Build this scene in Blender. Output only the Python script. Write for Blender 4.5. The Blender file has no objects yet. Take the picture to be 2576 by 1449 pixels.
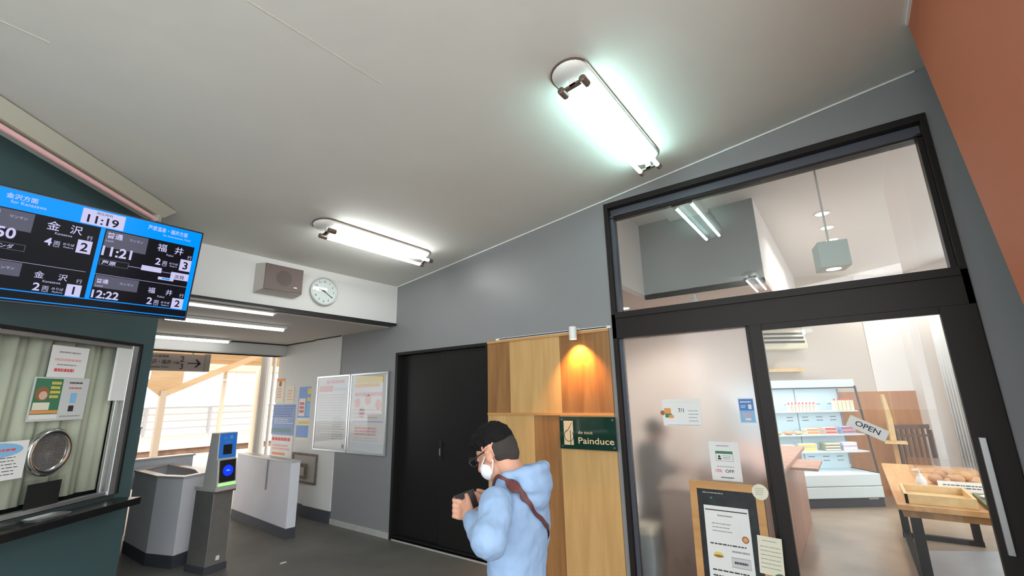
import bpy, bmesh, math, random
from mathutils import Vector, Matrix
random.seed(7)
sc = bpy.context.scene
C = sc.collection
# ---------------------------------------------------------------- camera
RM = Matrix(((0.59695209, -0.1768629, -0.78253928),
             (-0.80199066, -0.15760448, -0.57616995),
             (-0.0214286, 0.97153504, -0.23592472)))
CAM = Vector((0, 0, 1.65)); FPX = 1123.0
cd = bpy.data.cameras.new('camera'); cam = bpy.data.objects.new('camera', cd); C.objects.link(cam)
cam.matrix_world = Matrix.Translation(CAM) @ RM.to_4x4()
cd.sensor_width = 36; cd.lens = FPX / 2576 * 36; cd.clip_start = .05; cd.clip_end = 400
sc.camera = cam
# ---------------------------------------------------------------- world, exposure
w = bpy.data.worlds.new('overcast_sky'); sc.world = w; w.use_nodes = True
bg = w.node_tree.nodes['Background']; bg.inputs[0].default_value = (.93, .97, 1, 1); bg.inputs[1].default_value = 4.6
sc.view_settings.view_transform = 'Standard'; sc.view_settings.look = 'None'
sc.view_settings.exposure = 0; sc.view_settings.gamma = 1; sc.view_settings.use_curve_mapping = False

TUBE_E, PASS_E, SHOP_W, SPOT_W = 20.0, 6.5, 18.0, 9.0

def ray(px, py): return (RM @ Vector((px - 1288, 724.5 - py, -FPX))).normalized()
def at(px, py, n, c):                       # where the sight line through a pixel meets the real plane n.p = c
    r = ray(px, py); n = Vector(n); return CAM + r * ((c - n.dot(CAM)) / n.dot(r))
def deep(px, py, d): return CAM + (RM @ Vector((px - 1288, 724.5 - py, -FPX))) / FPX * d
# ---------------------------------------------------------------- materials
def mat(name, col, rough=.6, metal=0, emit=None, es=1.0, spec=.5, var=0, vs=6, bump=0, bs=40, coat=0):
    m = bpy.data.materials.new(name); m.use_nodes = True; nt = m.node_tree; b = nt.nodes['Principled BSDF']
    b.inputs['Base Color'].default_value = (*col, 1); b.inputs['Roughness'].default_value = rough
    b.inputs['Metallic'].default_value = metal; b.inputs['Specular IOR Level'].default_value = spec
    if coat: b.inputs['Coat Weight'].default_value = coat; b.inputs['Coat Roughness'].default_value = .05
    if emit: b.inputs['Emission Color'].default_value = (*emit, 1); b.inputs['Emission Strength'].default_value = es
    if var or bump:
        tc = nt.nodes.new('ShaderNodeTexCoord')
    if var:
        n = nt.nodes.new('ShaderNodeTexNoise'); n.inputs['Scale'].default_value = vs; n.inputs['Detail'].default_value = 5
        r = nt.nodes.new('ShaderNodeValToRGB')
        r.color_ramp.elements[0].position = .3; r.color_ramp.elements[1].position = .7
        r.color_ramp.elements[0].color = (*[c * (1 - var) for c in col], 1)
        r.color_ramp.elements[1].color = (*[min(1, c * (1 + var)) for c in col], 1)
        nt.links.new(tc.outputs['Object'], n.inputs['Vector']); nt.links.new(n.outputs[0], r.inputs[0])
        nt.links.new(r.outputs[0], b.inputs['Base Color'])
    if bump:
        n2 = nt.nodes.new('ShaderNodeTexNoise'); n2.inputs['Scale'].default_value = bs; n2.inputs['Detail'].default_value = 4
        bp = nt.nodes.new('ShaderNodeBump'); bp.inputs['Strength'].default_value = bump; bp.inputs['Distance'].default_value = .01
        nt.links.new(tc.outputs['Object'], n2.inputs['Vector']); nt.links.new(n2.outputs[0], bp.inputs['Height'])
        nt.links.new(bp.outputs[0], b.inputs['Normal'])
    return m
def wood(name, c1, c2, axis=2, scale=3.0, rough=.45):
    m = bpy.data.materials.new(name); m.use_nodes = True; nt = m.node_tree; b = nt.nodes['Principled BSDF']
    tc = nt.nodes.new('ShaderNodeTexCoord'); mp = nt.nodes.new('ShaderNodeMapping')
    s = [scale * 5] * 3; s[axis] = scale * .45; mp.inputs['Scale'].default_value = s
    n = nt.nodes.new('ShaderNodeTexNoise'); n.inputs['Scale'].default_value = 1.2; n.inputs['Detail'].default_value = 7
    n.inputs['Distortion'].default_value = .6
    r = nt.nodes.new('ShaderNodeValToRGB'); r.color_ramp.elements[0].position = .32; r.color_ramp.elements[1].position = .68
    r.color_ramp.elements[0].color = (*c1, 1); r.color_ramp.elements[1].color = (*c2, 1)
    nt.links.new(tc.outputs['Object'], mp.inputs[0]); nt.links.new(mp.outputs[0], n.inputs['Vector'])
    nt.links.new(n.outputs[0], r.inputs[0]); nt.links.new(r.outputs[0], b.inputs['Base Color'])
    b.inputs['Roughness'].default_value = rough
    return m
def clearglass(name, tint=(.97, .99, .98), refl=1.5, extra=0.0):
    m = bpy.data.materials.new(name); m.use_nodes = True; nt = m.node_tree; nt.nodes.clear()
    o = nt.nodes.new('ShaderNodeOutputMaterial'); mx = nt.nodes.new('ShaderNodeMixShader')
    t = nt.nodes.new('ShaderNodeBsdfTransparent'); t.inputs[0].default_value = (*tint, 1)
    g = nt.nodes.new('ShaderNodeBsdfGlossy'); g.inputs['Roughness'].default_value = .0
    f = nt.nodes.new('ShaderNodeFresnel'); f.inputs[0].default_value = refl
    ge = nt.nodes.new('ShaderNodeNewGeometry'); iv = nt.nodes.new('ShaderNodeMath'); iv.operation = 'SUBTRACT'; iv.inputs[0].default_value = 1
    mu = nt.nodes.new('ShaderNodeMath'); mu.operation = 'MULTIPLY'        # reflect on the outer skin only
    nt.links.new(ge.outputs['Backfacing'], iv.inputs[1]); nt.links.new(iv.outputs[0], mu.inputs[0]); nt.links.new(f.outputs[0], mu.inputs[1])
    nt.links.new(mu.outputs[0], mx.inputs[0]); nt.links.new(t.outputs[0], mx.inputs[1]); nt.links.new(g.outputs[0], mx.inputs[2])
    nt.links.new(mx.outputs[0], o.inputs[0]); return m
def frosted(name):
    m = bpy.data.materials.new(name); m.use_nodes = True; nt = m.node_tree; nt.nodes.clear()
    o = nt.nodes.new('ShaderNodeOutputMaterial')
    rf = nt.nodes.new('ShaderNodeBsdfRefraction'); rf.inputs['Roughness'].default_value = .40; rf.inputs['IOR'].default_value = 1.25
    rf.inputs[0].default_value = (.98, .98, .98, 1)
    d = nt.nodes.new('ShaderNodeBsdfTranslucent'); d.inputs[0].default_value = (.95, .93, .9, 1)
    g = nt.nodes.new('ShaderNodeBsdfGlossy'); g.inputs['Roughness'].default_value = .12
    m1 = nt.nodes.new('ShaderNodeMixShader'); m1.inputs[0].default_value = .12
    m2 = nt.nodes.new('ShaderNodeMixShader'); m2.inputs[0].default_value = .04
    nt.links.new(rf.outputs[0], m1.inputs[1]); nt.links.new(d.outputs[0], m1.inputs[2])
    nt.links.new(m1.outputs[0], m2.inputs[1]); nt.links.new(g.outputs[0], m2.inputs[2]); nt.links.new(m2.outputs[0], o.inputs[0])
    return m
M = {}
M['ceil'] = mat('ceiling_paint', (.72, .715, .67), .75, var=.03, vs=1.5, bump=.25, bs=9)
M['ceil2'] = mat('passage_ceiling_paint', (.66, .61, .56), .8)
M['grey'] = mat('grey_wall_paint', (.252, .254, .262), .38, var=.02, vs=2, bump=.06, bs=60)
M['white'] = mat('white_wall_paint', (.72, .72, .70), .7, bump=.05, bs=30)
M['shopwall'] = mat('shop_beige_wall', (.62, .56, .51), .7)
M['shopwhite'] = mat('shop_white_wall', (.80, .77, .76), .7)
M['pink'] = mat('shop_pinkish_ceiling', (.66, .57, .53), .7)
M['bulk'] = mat('bulkhead_grey', (.36, .37, .37), .7)
M['green'] = mat('dark_teal_wall', (.054, .102, .110), .5, bump=.04, bs=50)
M['red'] = mat('terracotta_wall', (.47, .130, .060), .6, bump=.05, bs=70)
M['asphalt'] = mat('dark_paving', (.150, .144, .132), .55, var=.16, vs=2.2, bump=.15, bs=60)
M['shopfloor'] = mat('shop_floor', (.36, .28, .215), .3, var=.22, vs=1.6)
M['shopfloor2'] = mat('shop_floor_grey', (.36, .37, .39), .4, var=.08, vs=3)
M['concrete'] = mat('pale_concrete', (.62, .60, .56), .8, var=.05)
M['kick'] = mat('kerb_concrete', (.42, .42, .40), .8, var=.1, vs=8)
M['black'] = mat('black_steel', (.012, .011, .011), .42, spec=.3)
M['frame'] = mat('dark_bronze_frame', (.018, .014, .013), .45, spec=.25)
M['frame2'] = mat('dark_grey_track', (.075, .078, .10), .4)
M['blackwood'] = mat('black_edge_strip', (.01, .01, .012), .5)
M['alu'] = mat('aluminium', (.62, .63, .64), .3, .85)
M['steel'] = mat('brushed_steel', (.42, .41, .40), .33, .75, var=.06, vs=12)
M['gate'] = mat('gate_grey_paint', (.74, .745, .80), .4, var=.03, vs=3)
M['gatetop'] = mat('gate_top_steel', (.66, .65, .63), .3, .35)
M['plinth'] = mat('dark_plinth', (.055, .058, .072), .6)
M['lampwhite'] = mat('lamp_enamel', (.78, .78, .76), .3)
M['bronze'] = mat('bronze_lamp_holder', (.17, .12, .10), .3, .4)
M['tube'] = mat('lit_tube', (1, 1, 1), .5, emit=(.60, 1.0, .94), es=TUBE_E)
M['tube2'] = mat('lit_white_tube', (1, 1, 1), .5, emit=(.96, 1, .98), es=TUBE_E)
M['passtube'] = mat('lit_passage_tube', (1, 1, 1), .5, emit=(1, 1, .97), es=PASS_E)
M['pinktube'] = mat('unlit_pink_tube', (.93, .55, .56), .35)
M['brownbox'] = mat('speaker_brown', (.16, .115, .105), .6)
M['brownmesh'] = mat('speaker_grille_disc', (.125, .10, .085), .8)
M['trimgrey'] = mat('speaker_cabinet_edge', (.5, .47, .43), .5)
M['paper'] = mat('paper', (.80, .80, .79), .6)
M['papergrey'] = mat('greyish_paper', (.60, .62, .62), .6)
M['cream'] = mat('cream_print', (.80, .76, .60), .6)
M['ink'] = mat('black_print', (.03, .03, .035), .6)
M['inkgrey'] = mat('grey_print', (.28, .28, .30), .6)
M['inkred'] = mat('red_print', (.70, .10, .10), .6)
M['inkpink'] = mat('pink_print', (.80, .42, .42), .6)
M['inkblue'] = mat('blue_print', (.08, .22, .58), .6)
M['inksky'] = mat('sky_blue_print', (.25, .50, .78), .6)
M['inkorange'] = mat('orange_print', (.80, .32, .10), .6)
M['inkyellow'] = mat('yellow_print', (.78, .62, .12), .6)
M['inkgreen'] = mat('green_print', (.05, .20, .11), .6)
M['inkbrown'] = mat('brown_print', (.30, .14, .06), .6)
M['wlight'] = wood('light_veneer', (.52, .31, .115), (.64, .40, .165), 2, 2.0)
M['wdark'] = wood('dark_veneer', (.23, .105, .035), (.37, .185, .065), 2, 2.0)
M['wmid'] = wood('orange_veneer_trim', (.50, .25, .08), (.62, .33, .12), 1, 2.0)
M['wshop'] = wood('shop_wainscot', (.42, .17, .055), (.52, .23, .085), 2, 1.5)
M['wtable'] = wood('table_oak', (.56, .27, .10), (.72, .40, .17), 0, 2.0)
M['wtray'] = wood('tray_pine', (.72, .48, .22), (.82, .58, .30), 0, 2.0)
M['wcount'] = wood('counter_veneer', (.40, .22, .16), (.52, .30, .23), 2, 1.5)
M['wstand'] = wood('stand_brown', (.20,.115,.085), (.27,.155,.11), 2, 1.5)
M['wdkchair'] = wood('dark_chair_wood', (.07, .032, .022), (.13, .06, .04), 2, 2)
M['canopy'] = wood('painted_canopy_timber', (.62, .40, .20), (.74, .52, .30), 0, 1.2, .7)
M['post'] = mat('cream_post_paint', (.60, .48, .34), .5)
M['postgrey'] = mat('grey_post_paint', (.34, .31, .27), .5)
M['hazy'] = mat('pale_fence_panel', (.85, .85, .85), .8)
M['fence'] = mat('pale_fence_rail', (.55, .56, .60), .7)
M['cyan'] = mat('cyan_roof_band', (.30, .68, .80), .6)
M['ballast'] = mat('rusty_track_wall', (.27, .17, .115), .9, var=.35, vs=2.5)
M['signbg'] = mat('sign_beige', (.44, .37, .33), .5)
M['rust'] = mat('rusty_frame', (.20, .155, .125), .7, .3, var=.3, vs=20)
M['machine'] = mat('machine_grey', (.19, .175, .16), .5)
M['glass'] = clearglass('clear_glass', refl=1.5)
M['glasst'] = clearglass('transom_glass', (.93, .945, .94), refl=1.9)
M['acryl'] = clearglass('acrylic', (.975, .975, .975), refl=1.4)
M['frost'] = frosted('frosted_glass')
M['curtain'] = mat('ivory_curtain', (.62, .61, .50), .8, bump=.1, bs=90)
M['curtainw'] = mat('white_curtain', (.80, .83, .86), .8)
M['chrome'] = mat('chrome', (.72, .72, .74), .15, 1)
M['hole'] = mat('dark_void', (.004, .004, .004), .9)
M['counterblk'] = mat('black_counter', (.012, .012, .013), .25)
M['counterblk'].node_tree.nodes['Principled BSDF'].inputs['Roughness'].default_value = .22
M['bezel'] = mat('screen_bezel', (.012, .014, .025), .3)
M['scrblk'] = mat('screen_black', (.006, .006, .008), .12, emit=(.003, .003, .005), es=1, spec=.04)
M['scrblue'] = mat('screen_blue', (.0, .05, .2), .12, emit=(.0, .27, .98), es=1, spec=.05)
M['scrgrey'] = mat('screen_grey', (.02, .02, .02), .12, emit=(.085, .085, .13), es=1, spec=.05)
M['scrwhite'] = mat('screen_white', (.05, .05, .05), .12, emit=(.56, .54, .84), es=1, spec=.05)
M['rdblue'] = mat('reader_blue_panel', (.02, .13, .45), .3, emit=(.015, .11, .40), es=.5)
M['rdring'] = mat('reader_ring_light', (.0, .02, .6), .3, emit=(.004, .03, 1.0), es=1.3)
M['rdcore'] = mat('reader_mark_light', (.1, .2, .8), .3, emit=(.12, .32, 1.0), es=1.3)
M['rdgreen'] = mat('reader_green_light', (.4, .7, .3), .3, emit=(.35, .75, .22), es=.8)
M['silver'] = mat('silver_plastic', (.60, .59, .57), .35, .3)
M['signgreen'] = mat('dark_green_acrylic', (.006, .032, .022), .06, coat=.5)
M['gold'] = mat('pale_gold_lettering', (.66, .52, .34), .4)
M['clockface'] = mat('clock_face', (.72, .80, .78), .5)
M['fridge'] = mat('fridge_white', (.68, .77, .82), .35)
M['fridgein'] = mat('fridge_inner', (.66, .78, .84), .5)
M['board'] = mat('chalkboard', (.012, .016, .018), .55, var=.5, vs=15)
M['spotglow'] = mat('warm_spot_lens', (1, .8, .5), .4, emit=(1, .62, .25), es=14)
M['dlglow'] = mat('downlight_lens', (1, .95, .85), .4, emit=(1, .93, .80), es=9)
M['skin'] = mat('skin', (.50, .255, .17), .55)
M['hair'] = mat('black_hair', (.006, .0055, .0055), .8, spec=.15, bump=.5, bs=160)
M['hairfade'] = mat('short_cropped_hair', (.026, .020, .017), .8, bump=.5, bs=250)
M['hood'] = mat('light_blue_fleece', (.225, .325, .485), .9, bump=.25, bs=22)
M['hoodin'] = mat('hood_lining', (.22, .34, .50), .9)
M['strap'] = mat('maroon_webbing', (.085, .018, .016), .6)
M['jeans'] = mat('dark_trousers', (.04, .045, .06), .8)
M['mask'] = mat('white_face_mask', (.78, .80, .84), .7)
M['blackpl'] = mat('black_plastic', (.015, .015, .017), .35)
M['staffcloth'] = mat('dark_uniform', (.025, .028, .036), .8)
M['plasticgrey'] = mat('grey_plastic', (.36, .42, .44), .5)
def G(c, r=.55):
    k = 'c%02x%02x%02x' % tuple(int(x * 255) for x in c)
    if k not in M: M[k] = mat('printed_colour', c, r)
    return k
# ---------------------------------------------------------------- mesh builder
WL = {}
class MB:
    def __init__(s, T=None): s.v = []; s.f = []; s.m = []; s.T = T or Matrix.Identity(4)
    def add(s, vs, fs, k):
        n = len(s.v); s.v += [s.T @ Vector(p) for p in vs]
        for f in fs: s.f.append([i + n for i in f]); s.m.append(k)
        return s
    def box(s, a, b, k):
        x0, y0, z0 = [min(p, q) for p, q in zip(a, b)]; x1, y1, z1 = [max(p, q) for p, q in zip(a, b)]
        return s.add([(x0,y0,z0),(x1,y0,z0),(x1,y1,z0),(x0,y1,z0),(x0,y0,z1),(x1,y0,z1),(x1,y1,z1),(x0,y1,z1)],
              [(0,3,2,1),(4,5,6,7),(0,1,5,4),(1,2,6,5),(2,3,7,6),(3,0,4,7)], k)
    def prism(s, poly, z0, z1, k, top=None):       # poly in local xy, z0/z1 numbers or per-vertex lists
        n = len(poly); a = z0 if hasattr(z0, '__len__') else [z0] * n; b = z1 if hasattr(z1, '__len__') else [z1] * n
        area = sum(poly[i][0]*poly[(i+1)%n][1]-poly[(i+1)%n][0]*poly[i][1] for i in range(n))
        if area < 0: poly = poly[::-1]; a = list(a)[::-1]; b = list(b)[::-1]
        vs = [(p[0], p[1], a[i]) for i, p in enumerate(poly)] + [(p[0], p[1], b[i]) for i, p in enumerate(poly)]
        s.add(vs, [tuple(range(n))[::-1]] + [(i, (i+1) % n, n+(i+1) % n, n+i) for i in range(n)], k)
        return s.add(vs[n:], [tuple(range(n))], top or k)
    def beam(s, p, q, wd, ht, k, up=(0, 0, 1)):
        p, q = Vector(p), Vector(q); d = (q - p).normalized(); a = d.cross(Vector(up))
        if a.length < 1e-4: a = Vector((1, 0, 0))
        a.normalize(); b = a.cross(d); vs = []
        for c in (p, q):
            for i, j in ((-1,-1),(1,-1),(1,1),(-1,1)): vs.append(c + a*wd/2*i + b*ht/2*j)
        return s.add(vs, [(0,1,2,3),(7,6,5,4),(0,4,5,1),(1,5,6,2),(2,6,7,3),(3,7,4,0)], k)
    def tube(s, p, q, r0, k, r1=None, n=16, cap=True):
        p, q = Vector(p), Vector(q); r1 = r0 if r1 is None else r1; d = (q - p).normalized()
        a = d.orthogonal().normalized(); b = d.cross(a); vs = []
        for c, r in ((p, r0), (q, r1)):
            for i in range(n):
                t = 2*math.pi*i/n; vs.append(c + (a*math.cos(t) + b*math.sin(t))*r)
        fs = [(i, (i+1) % n, n+(i+1) % n, n+i) for i in range(n)]
        if cap: fs += [tuple(range(n))[::-1], tuple(range(n, 2*n))]
        return s.add(vs, fs, k)
    def loft(s, secs, k, n=20):                     # secs: (centre, axis a, axis b)
        vs = []
        for c, a, b in secs:
            c, a, b = Vector(c), Vector(a), Vector(b)
            for i in range(n):
                t = 2*math.pi*i/n; vs.append(c + a*math.cos(t) + b*math.sin(t))
        fs = []
        for j in range(len(secs)-1):
            for i in range(n): fs.append((j*n+i, j*n+(i+1) % n, (j+1)*n+(i+1) % n, (j+1)*n+i))
        fs += [tuple(range(n))[::-1], tuple(range((len(secs)-1)*n, len(secs)*n))]
        return s.add(vs, fs, k)
    def lathe(s, prof, k, n=24):                    # profile (r, z) about local z
        return s.loft([((0, 0, z), (max(r, 1e-4), 0, 0), (0, max(r, 1e-4), 0)) for r, z in prof], k, n)
    def ell(s, c, a, b, d, k, n=18, m=10):          # ellipsoid, three axis vectors
        c, a, b, d = Vector(c), Vector(a), Vector(b), Vector(d); secs = []
        for j in range(m+1):
            t = math.pi*j/m; r = max(math.sin(t), .02); secs.append((c - d*math.cos(t), a*r, b*r))
        return s.loft(secs, k, n)
    def cap(s, p, r0, q, r1, k, n=14):              # tapered limb with round ends
        s.tube(p, q, r0, k, r1, n)
        for c, r in ((p, r0), (q, r1)): s.ell(c, (r,0,0), (0,r,0), (0,0,r), k, n, 8)
        return s
    def disc(s, c, r, z, k, n=28, sy=1.0):
        return s.add([(c[0]+r*math.cos(2*math.pi*i/n), c[1]+r*sy*math.sin(2*math.pi*i/n), z) for i in range(n)], [tuple(range(n))], k)
    def rect(s, x0, y0, x1, y1, z, k):
        return s.add([(x0,y0,z),(x1,y0,z),(x1,y1,z),(x0,y1,z)], [(0,1,2,3)], k)
    def text(s, t, x, y, h, z, k, align='L', bold=0.0, sx=1.0, rot=0):
        vs, fs, wd, x0 = glyphs(t, bold); c = h; o = {'L': 0, 'C': -wd/2, 'R': -wd}[align]
        ca, sa = math.cos(rot), math.sin(rot)
        pts = [((p[0]-x0+o)*c*sx, p[1]*c) for p in vs]
        return s.add([(x+a*ca-b*sa, y+a*sa+b*ca, z) for a, b in pts], fs, k)
    def lines(s, x0, y0, x1, y1, n, z, k, frac=.45, ragged=.25, seed=1):   # rows of small unreadable print
        rr = random.Random(seed); dy = (y1-y0)/n
        for i in range(n):
            xe = x1-(x1-x0)*ragged*rr.random(); x = x0; yy = y1-dy*(i+.5)
            while x < xe:
                l = (x1-x0)*(.04+.10*rr.random()); e = min(x+l, xe); s.rect(x, yy-dy*frac/2, e, yy+dy*frac/2, z, k); x = e+(x1-x0)*.02
        return s
    def build(s, name, parent=None, smooth=False, bevel=0, label=None, seg=2):
        lo = Vector([min(p[i] for p in s.v) for i in range(3)]); hi = Vector([max(p[i] for p in s.v) for i in range(3)]); c = (lo+hi)/2
        me = bpy.data.meshes.new(name); me.from_pydata([p - c for p in s.v], [], s.f)
        ks = list(dict.fromkeys(s.m))
        for k in ks: me.materials.append(M[k])
        me.polygons.foreach_set('material_index', [ks.index(k) for k in s.m])
        if smooth: me.polygons.foreach_set('use_smooth', [True]*len(s.f))
        me.update()
        o = bpy.data.objects.new(name, me); C.objects.link(o); WL[o.name] = c.copy()
        if parent: o.parent = parent; o.location = c - WL[parent.name]
        else: o.location = c
        if bevel:
            b = o.modifiers.new('bevel', 'BEVEL'); b.width = bevel; b.segments = seg; b.limit_method = 'ANGLE'
        if label: o['label'] = label
        return o
GC = {}
def glyphs(t, bold):
    if (t, bold) in GC: return GC[(t, bold)]
    c = bpy.data.curves.new('g', 'FONT'); c.body = t; c.size = 1; c.offset = bold; c.resolution_u = 3
    o = bpy.data.objects.new('g', c); C.objects.link(o); dg = bpy.context.evaluated_depsgraph_get()
    m = bpy.data.meshes.new_from_object(o.evaluated_get(dg))
    vs = [(v.co.x, v.co.y) for v in m.vertices]; fs = [tuple(p.vertices) for p in m.polygons]
    bpy.data.objects.remove(o); bpy.data.curves.remove(c); bpy.data.meshes.remove(m)
    y = [p[1] for p in vs] or [0, 1]; x = [p[0] for p in vs] or [0, 1]
    h = max(y) - min(y); h = h or 1; y0 = min(y)
    out = ([(p[0]/h, (p[1]-y0)/h) for p in vs], fs, (max(x)-min(x))/h, min(x)/h); GC[(t, bold)] = out; return out
def F(o, u, v):
    u = Vector(u).normalized(); v = Vector(v).normalized(); n = u.cross(v); o = Vector(o)
    return Matrix(((u.x, v.x, n.x, o.x), (u.y, v.y, n.y, o.y), (u.z, v.z, n.z, o.z), (0, 0, 0, 1)))
def tag(o, label, cat, group=None, kind=None):
    o['label'] = label; o['category'] = cat
    if group: o['group'] = group
    if kind: o['kind'] = kind
    return o
def empty(name, loc, label, cat, group=None):
    o = bpy.data.objects.new(name, None); C.objects.link(o); o.location = loc; o.empty_display_size = .1
    WL[o.name] = Vector(loc); return tag(o, label, cat, group)
def struct(o): o['kind'] = 'structure'; return o
def dup(root, delta, label, group=None, scale=None):
    def cp(o, par):
        c = o.copy(); C.objects.link(c); c.parent = par
        for ch in list(o.children): cp(ch, c)
        return c
    r = cp(root, None); r.location = Vector(root.location) + Vector(delta); r['label'] = label
    if group: r['group'] = group
    WL[r.name] = Vector(r.location); return r

XW = 3.883
A = math.radians(37); CA, SA = math.cos(A), math.sin(A)
ZC = lambda y: 3.153 + .12*(4.82-y)
WALL = lambda y, z, off=0: F((XW-off, y, z), (0,-1,0), (0,0,1))       # on the right wall, u runs towards the camera
FASC = lambda x, z, off=0: F((x, 4.82-off, z), (1,0,0), (0,0,1))
GP = Vector((.575, 4.268, 0)); GU = Vector((CA, SA, 0)); GN = Vector((SA, -CA, 0))
TW = lambda s_, z, off=0: F(GP + GU*s_ + GN*off + Vector((0,0,z)), GU, (0,0,1))  # on the ticket office wall
BN = Vector((.799, .602, 0)); BC = 7.647; BU = Vector((.602, -.799, 0))
# ================================================================ SETTING
struct(MB().box((-2.4,-2.2,-.2),(XW+.02,7.9,0),'asphalt').build('floor'))
struct(MB().box((-40,-40,-.25),(-2.4,7.9,-.02),'concrete').box((-2.4,-40,-.25),(6,-2.2,-.02),'concrete').build('ground_street_bounce'))  # unseen ground outside, added pale to bounce skylight up to the hall ceiling
o = MB().prism([(3.903,-4.2),(10.6,-4.2),(10.6,.2),(6.6,3.3),(3.903,3.3)], -.2, 0, 'shopfloor'); struct(o.build('floor'))
p = [at(2330,1449,(0,0,1),.003), at(2395,1385,(0,0,1),.003), at(2545,1400,(0,0,1),.003)]
o = MB().prism([(4.4,-.18),(6.6,-.22),(7.4,-1.6),(4.4,-1.6)], .0, .004, 'shopfloor2'); tag(o.build('floor_mat'), 'pale grey mat on the shop floor under the wooden table', 'mat')
# hall ceiling, sloping up towards the entrance
o = MB(); ys = (4.84, -.62); o.prism([(-2.6,4.84),(XW+.02,4.84),(XW+.02,-2.0),(-2.6,-2.0)], [ZC(4.84),ZC(4.84),ZC(-2),ZC(-2)], [ZC(4.84)+.15,ZC(4.84)+.15,ZC(-2)+.15,ZC(-2)+.15], 'ceil')
struct(o.build('ceiling'))
# fine seams of the ceiling boards
for px0, py0, px1, py1 in ((0,52,125,108),(620,0,960,210)):
    a = at(px0,py0,(0,.12,1),ZC(0)-.001); b = at(px1,py1,(0,.12,1),ZC(0)-.001)
    struct(MB().beam(a, b, .003, .002, 'curtain').build('trim_%d' % (1 if px0 == 0 else 2)))
# grey right wall, built round its openings (double door 3.20..4.79, shop front -.66..1.70)
o = MB(); t = .20
def wall_piece(y0, y1, z0, z1a, z1b):  # z1a at y0, z1b at y1
    o.add([(XW,y0,z0),(XW+t,y0,z0),(XW+t,y1,z0),(XW,y1,z0),(XW,y0,z1a),(XW+t,y0,z1a),(XW+t,y1,z1b),(XW,y1,z1b)],
          [(0,3,2,1),(4,5,6,7),(0,1,5,4),(1,2,6,5),(2,3,7,6),(3,0,4,7)], 'grey')
wall_piece(4.79, 6.06, 0, ZC(4.79)+.02, ZC(6.06))
wall_piece(3.21, 4.79, 2.245, ZC(3.21), ZC(4.79))
wall_piece(1.70, 3.21, 0, ZC(1.70), ZC(3.21))
wall_piece(-.675, 1.70, 3.49, ZC(-.675), ZC(1.70))
wall_piece(-1.4, -.675, 0, ZC(-1.4), ZC(-.675))
struct(o.build('wall_right'))
struct(MB().box((XW-.012,4.80,0),(XW,6.06,.07),'kick').build('baseboard_right'))
struct(MB().box((XW-.012,1.76,0),(XW,4.80,.012),'kick').build('baseboard_right'))
struct(MB().prism([(XW-.012,-.7),(XW-.002,-.7),(XW-.002,4.82),(XW-.012,4.82)], [ZC(-.7)-.012]*2+[ZC(4.82)-.012]*2, [ZC(-.7)]*2+[ZC(4.82)]*2, 'lampwhite').build('trim_3'))
# white passage wall
struct(MB().box((XW-.015,6.06,.16),(XW+.2,6.78,2.6),'white').box((XW+.02,6.78,.16),(XW+.2,7.95,2.6),'white').build('wall_passage_right'))
struct(MB().box((XW-.03,6.06,0),(XW+.2,6.78,.16),'plinth').box((XW+.0,6.78,0),(XW+.2,7.95,.16),'plinth').build('baseboard_passage'))
# fascia over the passage, its black edge, passage ceiling and rear beam
struct(MB().prism([(1.2,4.82),(XW,4.82),(XW,4.97),(1.2,4.97)], 2.635, 3.2, 'white').build('wall_fascia'))
struct(MB().box((1.2,4.805,2.612),(XW-.005,4.97,2.64),'blackwood').build('trim_4'))
struct(MB().box((1.0,4.97,2.6),(XW+.2,7.95,2.75),'ceil2').build('ceiling_passage'))
struct(MB().box((.6,7.76,2.40),(XW+.02,7.95,2.6),'white').build('wall_beam'))
struct(MB().box((.6,7.74,2.40),(XW-.02,7.96,2.415),'kick').build('trim_5'))
struct(MB().box((1.2,7.745,2.583),(XW-.0,7.76,2.6),'blackwood').box((XW+.003,6.78,2.585),(XW+.02,7.76,2.6),'blackwood').box((XW-.03,6.06,2.585),(XW-.015,6.78,2.6),'blackwood').build('trim_6'))
# ticket office wall (dark teal), split round the window opening s -.95..+.72, z .995..2.138
S0, S1, Z0, Z1 = -.95, .725, .985, 2.14
o = MB(TW(0,0)); D = -.16
o.box((-2.7,0,D),(S0,3.75,0),'green').box((S1,0,D),(.86,3.17,0),'green').box((S0,0,D),(S1,Z0,0),'green').box((S0,Z1,D),(S1,3.75,0),'green')
for i, v in enumerate(o.v):
    zt = ZC(v.y)
    if v.z > 3: v.z = zt + .05
struct(o.build('wall_ticket_office'))
e = GP + GU*.86
struct(MB().prism([(e.x,e.y),(e.x+.03,e.y+.12),(1.32,8.3),(1.20,8.3),(e.x-.1,e.y-.07)], 0, 2.6, 'green').build('wall_office_side'))
# terracotta wall with slanting edge
o = MB(F((0,-.62,0),(-1,0,0),(0,0,1)))
zt = ZC(-.62)
o.prism([(-2.095,0),(-3.286,zt),(-1.75,zt),(-1.75,0)], -.14, 0, 'red')
struct(o.build('wall_terracotta'))
struct(MB().box((1.75,-1.5,0),(XW,-1.4,ZC(-1.4)),'grey').box((1.75,-1.4,0),(1.85,-.76,ZC(-.76)),'grey').build('wall_light_block'))  # unseen walls added to keep daylight out behind the terracotta wall
struct(MB().box((1.75,-.62,zt-.02),(3.27,-.606,zt-.002),'lampwhite').build('trim_7'))
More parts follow.
